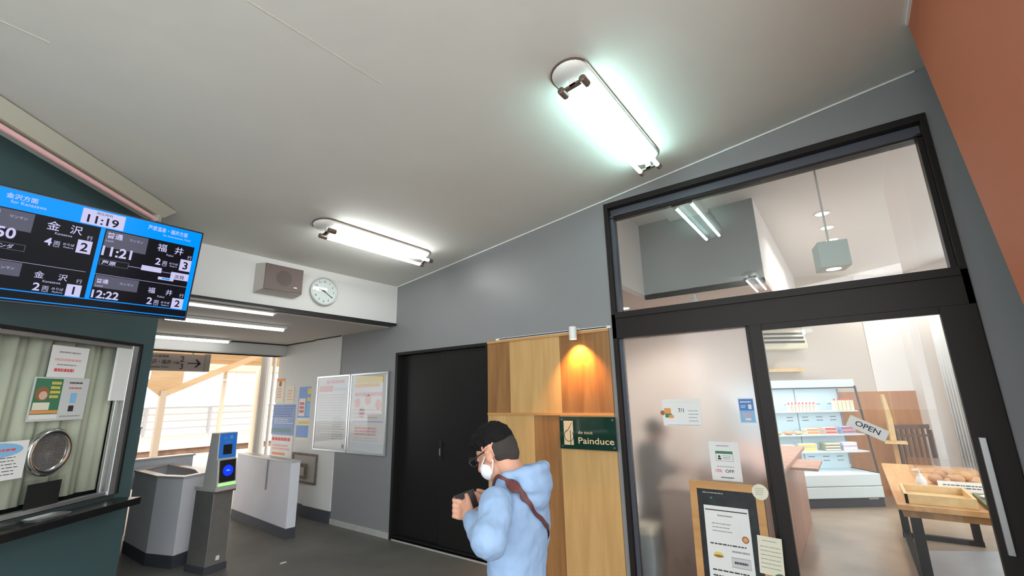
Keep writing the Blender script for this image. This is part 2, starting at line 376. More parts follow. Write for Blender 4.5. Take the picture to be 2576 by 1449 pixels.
# ================================================================ OUTSIDE
struct(MB().box((-14,7.9,-.2),(34,18.2,0),'concrete').build('ground_platform'))
struct(MB().box((-14,18.2,-1.3),(40,22.3,-1.1),'ballast').build('ground_track'))
struct(MB().box((-14,22.3,-1.1),(44,22.6,-.12),'ballast').box((-14,22.2,-.12),(44,36,0),'concrete').build('ground_far_platform'))
struct(MB().box((-14,17.95,-1.1),(34,18.2,-.2),'ballast').build('ground_platform_edge'))
t = empty('platform_fence', (10,30,0), 'long pale barrier fence across the far side of the tracks', 'fence')
MB().box((-6,30.06,.1),(40,30.12,1.45),'hazy').build('panel', t)
MB().box((-6,29.96,1.42),(40,30.10,1.50),'fence').build('rail', t)
for z in (.35,.72,1.08): MB().box((-6,30.0,z),(40,30.06,z+.025),'fence').build('rail', t)
for i in range(14): MB().box((-4+i*3,29.98,0),(-3.88+i*3,30.06,1.45),'fence').build('fence_post', t)
t = empty('station_building', (15,40,0), 'low white building with cyan roof band beyond the fence', 'building')
MB().box((-10,40,0),(50,44,2.2),'hazy').build('wall', t); MB().box((-10,39.8,2.2),(50,44.2,2.75),'cyan').build('roof_band', t)
def platform_post(px, py, y, r, k, name, label):
    b = at(px, py, (0,1,0), y)
    return tag(MB().tube((b.x,b.y,0),(b.x,b.y,3.0),r,k,n=14).build(name, smooth=False), label, 'post')
platform_post(660,1020,8.6,.085,'postgrey','platform_post','thick pale grey post just outside the opening, left of the blue posters')
platform_post(681,1020,8.9,.03,'postgrey','platform_pipe','thin grey pipe outside the opening beside the thick grey post')
platform_post(645,1030,20.0 if 0 else 17.0,.13,'post','platform_post','slim cream post farther out on the platform near the track')
# Y-shaped canopy post
yp = 11.0
J = at(410,992,(0,1,0),yp)
t = empty('canopy_post', (J.x,yp,0), 'cream Y-shaped timber canopy post with brown gusset, on the platform', 'canopy post')
MB().beam((J.x,yp,0),(J.x,yp,J.z+.07),.10,.12,'post',up=(0,1,0)).build('pole', t)
a1 = at(345,952,(0,1,0),yp); a2 = at(535,938,(0,1,0),yp)
MB().beam((J.x,yp,J.z),(J.x-1.2,yp,J.z+.95),.12,.05,'canopy',up=(0,1,0)).build('arm', t)
MB().beam((J.x,yp,J.z),(J.x+1.9,yp,J.z+.95),.12,.05,'canopy',up=(0,1,0)).build('arm', t)
MB(F((J.x,yp+.03,J.z),(1,0,0),(0,0,1))).prism([(0,0),(-.24,.2),(-.24,.95),(.30,.95),(.30,.2)],-.0,.05,'canopy').build('gusset', t)
# timber canopy above the platform
t = empty('platform_canopy', (6,12,2.9), 'timber platform canopy with beams seen above the ticket gates', 'canopy')
MB().box((-6,7.97,3.15),(24,16.5,3.22),'canopy').build('roof_deck', t)
for y in (9.6, 11.0, 12.6, 14.4, 16.2): MB().box((-6,y-.07,2.86),(24,y+.07,3.15),'canopy').build('beam', t)
for x in (3.6, 6.2, 8.8, 11.4): MB().box((x-.05,8.2,3.0),(x+.05,16.5,3.15),'canopy').build('rafter', t)
t = empty('far_canopy', (12,27,3), 'distant timber canopy over the far platform, above the pale fence', 'canopy')
MB().box((-10,23.5,3.35),(40,29.5,3.45),'canopy').build('roof_deck', t); MB().box((-10,23.4,3.1),(40,23.6,3.5),'canopy').build('beam', t)
for i in range(6): MB().box((-2+i*6,26,0),(-1.85+i*6,26.15,3.35),'post').build('pole', t)
q = at(565,957,(0,0,1),2.75)
t = empty('canopy_lamp', q, 'white hanging fluorescent lamp under the platform canopy beyond the gates', 'lamp')
MB().box((q.x-.7,q.y-.1,2.75),(q.x+.7,q.y+.1,2.80),'lampwhite').build('lamp_body', t)
for dx in (-.5,.5): MB().tube((q.x+dx,q.y,2.8),(q.x+dx,q.y,3.15),.012,'postgrey').build('hanger', t)
# hanging direction sign
a = at(375,887,(0,1,0),8.1); b = at(520,893,(0,1,0),8.1)
t = empty('direction_sign', (2.3,8.1,2.38), 'beige hanging platform sign with 2 3 and a right arrow, under the rear beam', 'sign')
SG = F((1.45,8.08,2.13),(1,0,0),(0,0,1))
MB(SG).box((0,0,-.08),(1.36,.255,0),'signbg').build('sign_board', t, bevel=.004)
MB(SG).box((1.36,0,-.09),(1.43,.27,.01),'postgrey').build('end_cap', t)
o = MB(SG); o.text('2',1.055,.135,.085,.003,'ink','C',.01).text('3',1.055,.025,.085,.003,'ink','C',.01)
o.rect(1.13,.112,1.29,.126,.003,'ink').add([(1.31,.119,.003),(1.245,.185,.003),(1.225,.175,.003),(1.272,.119,.003),(1.225,.063,.003),(1.245,.053,.003)],[(0,1,2,3),(0,3,4,5)],'ink')
o.text('金沢・福井',.62,.095,.065,.003,'ink','L',.01,.9).text('方面',.94,.10,.04,.003,'ink','L',.008)
o.text('IRいしかわ鉄道線',.55,.19,.04,.003,'ink','L',.004).text('for Kanazawa, Fukui',.55,.035,.035,.003,'ink','L',.004)
o.build('lettering', t)
for x in (.3,1.2): MB(SG).tube((x,.255,-.04),(x,1.02,-.04),.012,'postgrey').build('hanger', t)
# ================================================================ CEILING LAMPS
def twin_lamp(x0, x1, y, tubek, label):
    z = ZC(y); L = x1-x0; r = .125
    t = empty('ceiling_lamp', ((x0+x1)/2, y, z), label, 'ceiling lamp', 'twin tube ceiling lamps')
    sl = Vector((0,1,-.12)).normalized(); T = F((x0,y,z),(1,0,0),-sl)     # local z points down out of the ceiling
    def stad(rr, n=12):
        pts = []
        for i in range(n+1): a = math.pi/2+math.pi*i/n; pts.append((r+rr*math.cos(a), rr*math.sin(a)))
        for i in range(n+1): a = -math.pi/2+math.pi*i/n; pts.append((L-r+rr*math.cos(a), rr*math.sin(a)))
        return pts
    o = MB(T); o.prism(stad(r), 0, .012, 'bronze'); o.build('rim', t)
    o = MB(T); pr = [(r-.006,.004),(r-.012,.022),(r-.04,.040),(r-.08,.048)]
    rings = [stad(a) for a, _ in pr]; n = len(rings[0]); vs = []
    for (a, zz), rg in zip(pr, rings): vs += [(p[0],p[1],zz) for p in rg]
    fs = [(j*n+i, j*n+(i+1) % n, (j+1)*n+(i+1) % n, (j+1)*n+i) for j in range(3) for i in range(n)] + [tuple(range(3*n,4*n))]
    o.add(vs, fs, 'lampwhite'); o.build('housing', t, smooth=True)
    for s_ in (-1, 1):
        o = MB(T); o.tube((.17,s_*.075,.10),(L-.06,s_*.075,.10),.0165,tubek,n=18); tb = o.build('tube', t, smooth=False)
        for xa, xb in ((.10,.18),(L-.07,L-.01)):
            MB(T).tube((xa,s_*.075,.10),(xb,s_*.075,.10),.024,'bronze',n=16).build('end_cap', tb, bevel=.008)
    for xx in (.14, L-.05):
        MB(T).box((xx-.02,-.075,.085),(xx+.01,.075,.10),'bronze').box((xx-.02,-.02,.03),(xx+.01,.02,.10),'lampwhite').build('bracket', t)
    return t
twin_lamp(2.03, 3.53, 1.10, 'tube', 'lit twin tube ceiling lamp nearest the terracotta wall, cyan-white glow')
twin_lamp(2.03, 3.45, 3.76, 'tube2', 'lit twin tube ceiling lamp nearest the wall clock')
twin_lamp(-1.75, -.30, 1.10, 'tube2', 'lit twin tube lamp seen mirrored in the transom glass, farther from the shop')
# unlit pink lamp along the ticket office wall
a = Vector((-.15,3.62,0)); a = GP + GU*(-.95) + GN*.20; b = GP + GU*(.46) + GN*.20
a.z = ZC(a.y); b.z = ZC(b.y); d = (b-a).normalized()
t = empty('pink_tube_lamp', (a+b)/2, 'unlit pink tube lamp in a beige trough where ceiling meets teal wall', 'ceiling lamp')
nn = d.cross(GN).normalized(); nn = nn if nn.z < 0 else -nn
T = F(a, d, nn.cross(d)); L = (b-a).length
sg = 1 if (T.to_3x3() @ Vector((0,1,0))).dot(GN) > 0 else -1
o = MB(T); o.add([(0,sg*.12,.0),(L,sg*.12,.0),(L,sg*.02,.055),(0,sg*.02,.055),(0,-sg*.11,.0),(L,-sg*.11,.0),(L,-sg*.06,.05),(0,-sg*.06,.05)],
      [(0,1,2,3),(3,2,6,7),(7,6,5,4),(0,3,7,4),(1,5,6,2)], 'curtain'); o.build('trough', t)
tb = MB(T).tube((.05,-sg*.01,.085),(L-.06,-sg*.01,.085),.018,'pinktube').build('tube', t)
for xa in (L-.06,.02): MB(T).box((xa,-.03,.05),(xa+.03,.03,.11),'trimgrey').build('end_cap', tb)
# passage strip lamps
for i, (y, x1, lb) in enumerate(((5.035,2.35,'first strip lamp just behind the black edge of the white fascia'),
                      (5.84,2.86,'middle strip lamp on the passage ceiling, nearly over the ticket gates'),
                      (7.58,2.90,'rearmost strip lamp on the passage ceiling against the rear beam'))):
    t = empty('strip_lamp', (x1-.63,y,2.6), lb, 'ceiling lamp', 'strip lamps in the passage')
    dz = .033 if i == 0 else 0
    MB().box((x1-1.3,y-.075+dz,2.565+dz),(x1+.03,y+.075,2.6),'lampwhite').build('housing', t, bevel=.004)
    MB().tube((x1-1.27,y-.03+dz,2.555+dz),(x1-.0,y-.03+dz,2.555+dz),.024-dz/3,'passtube').build('tube', t)
# ================================================================ FASCIA: speaker, clock
t = empty('wall_speaker', (2.28,4.80,2.93), 'square brown wall speaker with white badge, left of the clock', 'speaker')
T = FASC(2.02,2.78)
MB(T).add([(0,-.03,0),(.42,-.03,0),(.44,.285,0),(0,.285,0),(.05,.01,.11),(.455,.0,.11),(.455,.275,.11),(.05,.285,.11)],
   [(3,2,1,0),(4,5,6,7),(0,1,5,4),(1,2,6,5),(2,3,7,6),(3,0,4,7)],'trimgrey').build('cabinet', t)
o = MB(T); o.box((.05,.008,.108),(.455,.283,.122),'brownbox'); o.build('front_panel', t, bevel=.003)
MB(T).disc((.25,.15),.085,.1235,'brownmesh').build('speaker_cone', t); MB(T).box((.36,.062,.122),(.395,.074,.125),'paper').build('badge', t)
t = empty('wall_clock', (2.79,4.80,2.89), 'round white wall clock with silver rim on the white fascia', 'clock')
T = FASC(2.79,2.893)
o = MB(T); o.lathe([(.155,0),(.165,.0),(.168,.035),(.160,.045),(.150,.040),(.148,.03),(.01,.03)],'silver',40); o.build('rim', t, smooth=True)
dial = MB(T).disc((0,0),.150,.032,'clockface',40).build('dial', t)
o = MB(T)
for h in range(12):
    o = MB(T); a = math.pi/2 - (h+1)*math.pi/6; o.text(str(h+1), .117*math.cos(a), .117*math.sin(a)-.013, .026, .0335, 'ink', 'C', .01); o.build('numeral', dial)
o = MB(T); a = math.radians(-31)
o.add([(-.012*math.cos(a)-.006*math.sin(a),-.012*math.sin(a)+.006*math.cos(a),.036),(-.012*math.cos(a)+.006*math.sin(a),-.012*math.sin(a)-.006*math.cos(a),.036),(.122*math.cos(a),.122*math.sin(a),.036)],[(0,1,2)],'ink')
o.beam((-.02*math.cos(a),-.02*math.sin(a),.036),(.115*math.cos(a),.115*math.sin(a),.036),.007,.002,'ink'); o.build('minute_hand', t)
o = MB(T); a = math.radians(99 + 65); o.beam((0,0,.038),(.075*math.cos(a),.075*math.sin(a),.038),.010,.002,'ink'); o.disc((0,0),.009,.040,'ink'); o.build('hour_hand', t)
MB(T).disc((0,0),.152,.043,'acryl',40).build('glass_cover', t)
# ================================================================ DEPARTURE SCREEN
W, H = 1.09, .612
ti = math.radians(9); TVT = F((.018,3.655,2.222),(1,0,0),(0,-math.sin(ti),math.cos(ti)))
t = empty('departure_screen', (.56,3.62,2.5), 'large hanging departure screen reading 11:19 above the ticket window', 'screen')
MB(TVT).box((-.012,-.012,-.05),(W+.012,H+.012,-.002),'bezel').build('casing', t, bevel=.006)
o = MB(TVT); o.box((0,0,-.002),(W,H,0),'scrblk')
U = lambda u: u*W
V = lambda v: (1-v)*H
z1, z2, z3 = .001, .002, .003
o.rect(0,V(.175),W,V(0),z1,'scrblue')
o.rect(U(.515),V(.90),U(.535),V(.17),z1,'scrblue'); o.rect(U(.975),V(.90),W,V(.17),z1,'scrblue')
o.rect(0,V(.905),W,V(.895),z1,'scrblue'); o.rect(0,V(.985),W,V(.975),z1,'scrblue')
def row(u0, v0, v1, dest, tm, pl, cars, two):
    w_ = .455; sc_ = (v1-v0)/.40 if two else (v1-v0)/.36
    o.rect(U(u0+.005),V(v0+.165*sc_ if two else v0+.13),U(u0+.20),V(v0+.005),z1,'scrgrey')
    o.text('普通',U(u0+.012),V(v0+.085),.038 if two else .028,z2,'scrwhite','L',.02)
    o.text('ワンマン',U(u0+.115),V(v0+.075),.014,z2,'scrwhite'); o.text('Local',U(u0+.012),V(v0+.12),.012,z2,'scrwhite')
    o.text(dest[0],U(u0+.25),V(v0+.115),.052 if two else .038,z2,'scrwhite','L',.006)
    o.text(dest[1],U(u0+.34),V(v0+.115),.052 if two else .038,z2,'scrwhite','L',.006)
    o.text('行',U(u0+.412),V(v0+(.145 if two else .12)),.026,z2,'scrwhite'); o.text('Kanazawa' if dest == '金沢' else 'Fukui',U(u0+.32),V(v0+.15),.013,z2,'scrwhite','C')
    o.text(tm,U(u0+.005),V(v0+.268 if two else v0+.238),.062 if two else .050,z2,'scrwhite','L',.025,.95)
    o.text(cars,U(u0+.255),V(v0+.265 if two else v0+.235),.045,z2,'scrwhite','L',.02); o.text('両',U(u0+.29),V(v0+.255 if two else v0+.225),.026,z2,'scrwhite'); o.text('Cars',U(u0+.29),V(v0+.27 if two else v0+.24),.01,z2,'scrwhite')
    o.text('のりば',U(u0+.326),V(v0+.238 if two else v0+.21),.015,z2,'scrwhite','L',.008); o.text('Platform',U(u0+.33),V(v0+.262 if two else v0+.235),.009,z2,'scrwhite')
    y0 = v0+.155 if two else v0+.135; y1 = v0+.285 if two else v0+.25
    o.rect(U(u0+.38),V(y1),U(u0+.44),V(y0),z1,'scrwhite'); o.text(pl,U(u0+.41),V(y1-.02),.052 if two else .046,z2,'scrblk','C',.02)
row(.535,.18,.62,'福井','11:21','3','2',True); row(.535,.645,.90,'福井','12:22','2','2',False)
row(.055,.18,.62,'金沢','11:50','2','4',True); row(.055,.645,.90,'金沢','12:51','1','2',False)
for u0 in (.535,.055): o.rect(U(u0),V(.642),U(u0+.44),V(.639),z1,'scrwhite')
for a, b in ((.54,.62),(.12,.20)):
    o.rect(U(a),V(.545),U(b+.05),V(.483),z1,'scrgrey'); o.rect(U(a)+.003,V(.545)+.003,U(b+.05)-.003,V(.483)-.003,z2,'scrblk')
o.text('芦原',U(.55),V(.537),.026,z3,'scrwhite','L',.015,1.3); o.text('サンダ',U(.135),V(.537),.026,z3,'scrwhite','L',.01)
o.rect(U(.665),V(.516),U(.975),V(.512),z1,'scrwhite'); o.rect(U(.73),V(.53),U(.83),V(.475),z2,'scrwhite'); o.rect(U(.88),V(.575),U(.975),V(.495),z2,'scrwhite')
o.text('次発',U(.90),V(.565),.028,z3,'scrblk','L',.01); o.rect(U(.82),V(.60),U(.90),V(.57),z2,'scrwhite'); o.rect(U(.84),V(.592),U(.88),V(.578),z3,'scrblue')
o.text('金沢方面',U(.14),V(.085),.030,z2,'scrwhite','L',.01).text('for Kanazawa',U(.16),V(.125),.018,z2,'scrwhite')
o.text('芦原温泉・福井方面',U(.72),V(.085),.032,z2,'scrwhite','L',.01,.75).text('for Awaraonsen, Fukui',U(.80),V(.125),.014,z2,'scrwhite')
o.rect(U(.425),V(.165),U(.61),V(.015),z2,'scrwhite'); o.text('現在時刻',U(.517),V(.055),.018,z3,'scrblk','C'); o.text('11:19',U(.517),V(.15),.050,z3,'scrblk','C',.02,1.1)
o.build('display', t)
for a_ in (((.45,3.72,2.6),(.45,4.15,2.75)),((.75,3.72,2.6),(.75,4.38,2.75))): MB().beam(*a_,.05,.05,'bezel').build('mounting_arm', t)
# ================================================================ TICKET WINDOW
win = MB(TW(0,0,0))
win.box((S0-.02,Z1-.02,-.05),(S1,Z1+.0,.012),'black').box((S1-.012,Z0,-.05),(S1+.012,Z1,.012),'black')
win.box((S1-.07,Z0,-.06),(S1-.012,Z1-.02,.0),'alu').box((S0,Z0,-.06),(S1-.07,Z0+.03,-.01),'alu').box((S0,Z1-.05,-.06),(S1-.07,Z1-.02,-.01),'steel')
win.box((-.335-.06,Z0,-.06),(-.335,Z1-.02,.005),'alu')
win.box((S1-.115,Z0+.03,-.055),(S1-.10,Z1-.05,-.03),'alu')
wo = struct(win.build('window_1', bevel=.003))
MB(TW(0,0)).box((S0,Z0+.03,-.040),(S1-.07,Z1-.05,-.034),'glass').build('window_pane', wo)
# curtain behind the glass: rippled
o = MB(TW(0,0,0)); n = 150; xs = [S0+(S1-.05-S0)*i/n for i in range(n+1)]
def rip(x): return -.100+.016*math.sin(x*34)+.007*math.sin(x*81+1)
vs = [(x,Z0+.05,rip(x)-.0) for x in xs]+[(x,Z1-.02,rip(x)*.8-.02) for x in xs]
o.add(vs,[(i,i+1,n+2+i,n+1+i) for i in range(n)],'curtain'); tc_ = o.build('curtain', smooth=True); tag(tc_,'ivory pleated curtain drawn behind the ticket window glass','curtain')
sol = tc_.modifiers.new('thick','SOLIDIFY'); sol.thickness = .003
MB(TW(0,0)).box((S0,Z0,-.155),(S1,Z1,-.15),'hole').build('window_backing', wo)
def wpx(px,py,off=0):  # ticket wall coordinates of a photographed point
    q = at(px,py,GN,GN.dot(GP)+off); return (q-GP).dot(GU), q.z
def paper(name,T,w_,h_,draw,label,cat='paper',group=None,base='paper',th=.0015):
    o = MB(T); o.box((0,0,0),(w_,h_,th),base); draw(o,w_,h_,th+.0006); return tag(o.build(name),label,cat,group)
def d1(o,w_,h_,z):
    o.lines(w_*.2,h_*.75,w_*.8,h_*.85,1,z,'inkgrey',seed=3); o.lines(w_*.12,h_*.5,w_*.88,h_*.62,1,z,'inkpink',.6,seed=4); o.lines(w_*.2,h_*.36,w_*.8,h_*.44,1,z,'inkgrey',seed=5); o.lines(w_*.15,h_*.16,w_*.8,h_*.3,1,z,'inkred',.7,seed=6)
s0,zz0 = wpx(117,948,-.03); s1,zz1 = wpx(228,872,-.03)
paper('notice_paper',TW(s0,zz0+.0,-.033),s1-s0,.215,d1,'white notice with red lines taped on ticket window, topmost paper','notice')
def d2(o,w_,h_,z):
    o.rect(w_*.03,h_*.05,w_*.5,h_*.97,z,'inkgreen'); o.rect(w_*.03,h_*.05,w_*.5,h_*.15,z+.0004,'paper'); o.rect(w_*.03,h_*.17,w_*.5,h_*.24,z+.0004,'inkorange')
    o.disc((w_*.17,h_*.62),w_*.12,z+.0004,'inkbrown'); o.disc((w_*.19,h_*.58),w_*.07,z+.0008,G((.72,.48,.38))); o.rect(w_*.05,h_*.25,w_*.33,h_*.42,z+.0008,'cream')
    o.lines(w_*.30,h_*.5,w_*.48,h_*.92,4,z+.0008,'inkyellow',.6,seed=8)
    o.lines(w_*.62,h_*.84,w_*.9,h_*.93,1,z,'ink',seed=9); o.lines(w_*.62,h_*.72,w_*.9,h_*.80,1,z,'inkred',seed=9); o.rect(w_*.68,h_*.40,w_*.80,h_*.64,z,'inksky'); o.rect(w_*.68,h_*.2,w_*.78,h_*.34,z,'ink'); o.lines(w_*.55,h_*.06,w_*.95,h_*.12,1,z,'inkgrey')
s0,zz0 = wpx(62,1070,-.03); s1,zz1 = wpx(228,965,-.03)
paper('poster_pair',TW(s0,zz0+.02,-.033),s1-s0-.01,.285,d2,'green and white leaflet pair taped above the round speaking grille','poster',base='papergrey')
def d3(o,w_,h_,z):
    o.disc((w_*.5,h_*.78),w_*.42,z,'inksky',28,.28); o.lines(w_*.12,h_*.73,w_*.88,h_*.83,1,z+.0004,'inkred',.6,seed=11); o.lines(w_*.08,h_*.1,w_*.92,h_*.62,6,z,'ink',.22,seed=12)
s1,zz1 = wpx(78,1106,.02)
paper('notice_paper',TW(s1-.36,zz1-.225,.012),.36,.225,d3,'white notice with blue oval heading, left of the round speaking grille','notice')
T = TW(0,0)
s0,zz0 = wpx(272,1008,-.02); s1,zz1 = wpx(330,872,-.02)
MB(T).box((s0,zz0,-.025),(s0+.13,2.09,-.008),'paper').build('roller_blind', wo)
# speaking grille
cs,cz = wpx(131,1137,0)
t = empty('speaking_grille', GP+GU*cs+Vector((0,0,cz)), 'round chrome speaking grille set in the ticket window glass', 'grille')
T = TW(cs,cz,-.03)
o = MB(T); ring = [(.105,0),(.150,0),(.152,.02),(.130,.035),(.108,.02),(.105,.0)]
o.loft([((0,0,z),(r,0,0),(0,r,0)) for r,z in [(.150,0),(.152,.02),(.130,.035),(.108,.018)]],'chrome',36); 
o.f = o.f[:-1]; o.m = o.m[:-1]; o.build('ring', t, smooth=True)
o = MB(T)
for i in range(-10,11):
    x = i*.0102; hh = math.sqrt(max(0,.108**2-x*x)); o.box((x-.0022,-hh,.010),(x+.0022,hh,.014),'steel'); o.box((-hh,x-.0022,.014),(hh,x+.0022,.018),'steel')
o.build('mesh', t)
# speaking slot with tray
s0,zz0 = wpx(58,1290,-.02); s1,zz1 = wpx(158,1205,-.02)
MB(TW(0,0)).box((s0-.02,Z0+.03,-.032),(s1+.03,zz1+.025,-.029),'acryl').build('slot_plate', wo)
MB(TW(0,0)).box((s0,Z0+.03,-.029),(s1,zz1,-.024),'hole').build('slot_opening', wo)
# counter
t = empty('ticket_counter', GP+Vector((0,0,.9)), 'black ledge counter below the ticket window', 'counter')
T = F(GP+Vector((0,0,0)),GU,GN*-1)
o = MB(F(GP,GU,-GN))   # local y = -GN (into the wall), z up
o.box((-2.2,-.19,.905),(.745,.0,.955),'counterblk'); o.build('ledge', t, bevel=.004)
MB(F(GP,GU,-GN)).box((-2.2,-.0,.955),(.715,.02,.985),'steel').build('sill', t)
# coin tray
t0 = GP+GU*.10+GN*.10
o = MB(F(t0+Vector((0,0,.956)),GU,-GN))
def rrect(w_,h_,r,n=6):
    P = []
    for cx,cy,a0 in ((w_/2-r,h_/2-r,0),(-w_/2+r,h_/2-r,90),(-w_/2+r,-h_/2+r,180),(w_/2-r,-h_/2+r,270)):
        for i in range(n+1): a = math.radians(a0+90*i/n); P.append((cx+r*math.cos(a),cy+r*math.sin(a)))
    return P
pr = [(rrect(.20,.11,.03),0),(rrect(.235,.135,.04),.018),(rrect(.225,.125,.035),.018),(rrect(.19,.10,.028),.006)]
n = len(pr[0][0]); vs = [(p[0],p[1],z) for P,z in pr for p in P]
o.add(vs,[tuple(range(n))[::-1]]+[(j*n+i,j*n+(i+1)%n,(j+1)*n+(i+1)%n,(j+1)*n+i) for j in range(3) for i in range(n)]+[tuple(range(3*n,4*n))],'alu')
tag(o.build('coin_tray',smooth=False),'pale oval coin tray on the black ticket counter','tray')
o = MB(F(GP+GU*(-.16)+GN*.08+Vector((0,0,.956)),GU,-GN)); o.loft([((0,0,0),(.05,0,0),(0,.05,0)),((0,0,.01),(.085,0,0),(0,.055,0)),((0,0,.03),(.075,0,0),(0,.05,0)),((0,0,.032),(.02,0,0),(0,.02,0))],'acryl')
tag(o.build('glass_dish',smooth=True),'clear glass dish on the ticket counter, left of the coin tray','dish')
# ================================================================ BLACK DOUBLE DOOR
dr = MB(WALL(4.79,0,0)); Wd = 1.58; Hd = 2.245
dr.box((0,0,-.14),(.045,Hd,.012),'black').box((Wd-.03,0,-.14),(Wd,Hd,.012),'black').box((.045,Hd-.035,-.14),(Wd-.03,Hd,.012),'black').box((.0,.0,-.14),(Wd,.05,-.0),'black').box((0.05,.02,-.01),(Wd,.032,.0),'steel')
d0 = struct(dr.build('door_1'))
MB(WALL(4.79,0,0)).box((.045,.05,-.10),(.83,Hd-.035,-.07),'black').build('door_leaf', d0, bevel=.004)
dl = MB(WALL(4.79,0,0)).box((.80,.05,-.065),(Wd-.03,Hd-.035,-.035),'black').build('door_leaf', d0, bevel=.004)
MB(WALL(4.79,0,0)).box((.805,.95,-.035),(.845,1.16,-.022),'blackpl').tube((.825,1.0,-.015),(.825,1.08,-.015),.010,'bronze').build('door_lock', dl, bevel=.003)
# ================================================================ VENEER PANELS, SIGN, SPOTLIGHT
t = empty('veneer_cladding', (XW,2.45,0), 'checkered light and dark wood veneer wall cladding beside the shop front', 'wall panel')
def ven(y1,y0,z0,z1,k): MB().box((XW-.018,y0,z0),(XW,y1,z1),k).build('veneer_panel', t, bevel=.001)
ven(3.205,2.896,1.485,2.225,'wdark'); ven(2.896,2.277,1.485,2.225,'wlight'); ven(2.277,1.742,1.485,2.225,'wdark')
ven(3.205,2.607,.0,1.462,'wlight'); ven(2.607,2.305,.0,1.462,'wdark'); ven(2.305,1.742,.0,1.462,'wlight')
MB().box((XW-.026,1.742,1.462),(XW,3.205,1.485),'wmid').build('rail', t); MB().box((XW-.026,1.742,2.225),(XW,3.205,2.25),'wmid').build('rail', t)
struct(MB().box((XW-.012,1.72,2.252),(XW,3.09,2.275),'lampwhite').box((XW-.013,1.76,2.258),(XW-.011,3.04,2.270),'ink').build('trim_8'))
t = empty('shop_sign', (XW-.03,2.02,1.31), 'dark green glossy sign reading de tout Painduce on the veneer wall', 'sign')
T = WALL(2.298,1.165,.045); sp_ = MB(T).box((0,0,-.006),(.575,.287,0),'signgreen').build('sign_plate', t, bevel=.001)
o = MB(T)
o.rect(.045,.035,.145,.25,.001,'gold')
for i in range(30):     # the ring and the ear of wheat stroke
    a0 = math.radians(-250+i*9.6); a1 = math.radians(-250+(i+1)*9.6)
    p0 = (.098+.048*math.cos(a0),.118+.050*math.sin(a0)); p1 = (.098+.048*math.cos(a1),.118+.050*math.sin(a1))
    o.beam((p0[0],p0[1],.0022),(p1[0],p1[1],.0022),.005,.001,'signgreen')
o.beam((.085,.165,.0022),(.112,.20,.0022),.005,.001,'signgreen').beam((.112,.20,.0022),(.130,.235,.0022),.004,.001,'signgreen').beam((.115,.165,.0022),(.115,.035,.0022),.006,.001,'signgreen').beam((.06,.15,.0022),(.085,.165,.0022),.005,.001,'signgreen')
o.text('de tout',.195,.135,.028,.001,'gold','L',.0,1.25).text('Painduce',.195,.05,.055,.001,'gold','L',.008,1.3)
o.build('lettering', t)
for x,y in ((.028,.262),(.547,.262),(.028,.025),(.547,.025)): MB(T).tube((x,y,-.04),(x,y,.006),.009,'chrome').build('standoff', sp_)
t = empty('wall_spotlight', (XW,2.05,2.26), 'small white cylinder spotlight over the veneer wall, throwing orange light down', 'spotlight')
MB().tube((XW-.13,2.055,2.165),(XW-.13,2.055,2.285),.037,'lampwhite',n=28).build('lamp_shade', t, bevel=.003)
MB().box((XW-.13,2.035,2.262),(XW,2.075,2.280),'lampwhite').build('arm', t)
MB(F((XW-.13,2.055,2.164),(1,0,0),(0,-1,0))).disc((0,0),.030,.0,'spotglow').build('lens', t)
l = bpy.data.lights.new('spot','SPOT'); l.energy = SPOT_W*9; l.color = (1,.42,.08); l.spot_size = math.radians(100); l.spot_blend = .8; l.shadow_soft_size = .02
lo = bpy.data.objects.new('spot_beam', l); C.objects.link(lo); lo.location = Vector((XW-.125,2.055,2.155))-WL[t.name]; lo.rotation_euler = (0,math.radians(-24),0); lo.parent = t
# ================================================================ SHOP FRONT
FX = XW-.02
o = MB()
def fb(y0,y1,z0,z1,x0=FX,x1=XW+.13,k='frame'): o.box((x0,y0,z0),(x1,y1,z1),k)
fb(1.66,1.70,0,3.48); fb(-.695,-.66,0,3.48); fb(-.66,1.66,3.43,3.48); 
fb(-.66,1.66,3.36,3.43,XW+.05,XW+.12,'frame2'); fb(-.66,1.66,3.33,3.343,XW+.03,XW+.13,'frame')
fb(1.63,1.66,2.37,3.36,XW+.03,XW+.12,'frame2'); fb(-.66,-.63,2.37,3.36,XW+.03,XW+.12,'frame')
fb(-.695,1.70,2.145,2.37); fb(-.66,1.66,2.33,2.385,XW-.035,XW+.1)
fb(.515,.60,0,2.145,XW+.0,XW+.12)
wf = struct(o.build('window_2', bevel=.002))
MB().box((XW+.06,-.63,2.37),(XW+.068,1.63,3.36),'glasst').build('window_pane', wf)
MB().box((XW+.04,.60,.08),(XW+.048,1.655,2.145),'frost').build('frosted_pane', wf)
MB().box((XW+.03,.60,0),(XW+.06,1.66,.08),'frame').box((XW+.02,1.625,.08),(XW+.06,1.66,2.145),'frame2').build('pane_rail', wf)
# sliding door with clear glass
dd = MB()
def db(y0,y1,z0,z1): dd.box((XW-.03,y0,z0),(XW+.02,y1,z1),'frame')
db(.485,.57,0,2.145); db(-.69,-.52,0,2.145); db(-.52,.485,2.10,2.145); db(-.52,.485,0,.1)
ds = struct(dd.build('door_2', bevel=.002))
MB().box((XW-.010,-.52,.1),(XW-.002,.485,2.10),'glass').build('door_pane', ds)
MB().box((XW-.075,-.575,.74),(XW-.045,-.545,1.36),'alu').box((XW-.05,-.57,.78),(XW-.03,-.55,.80),'alu').box((XW-.05,-.57,1.30),(XW-.03,-.55,1.32),'alu').build('door_handle', ds, bevel=.003)
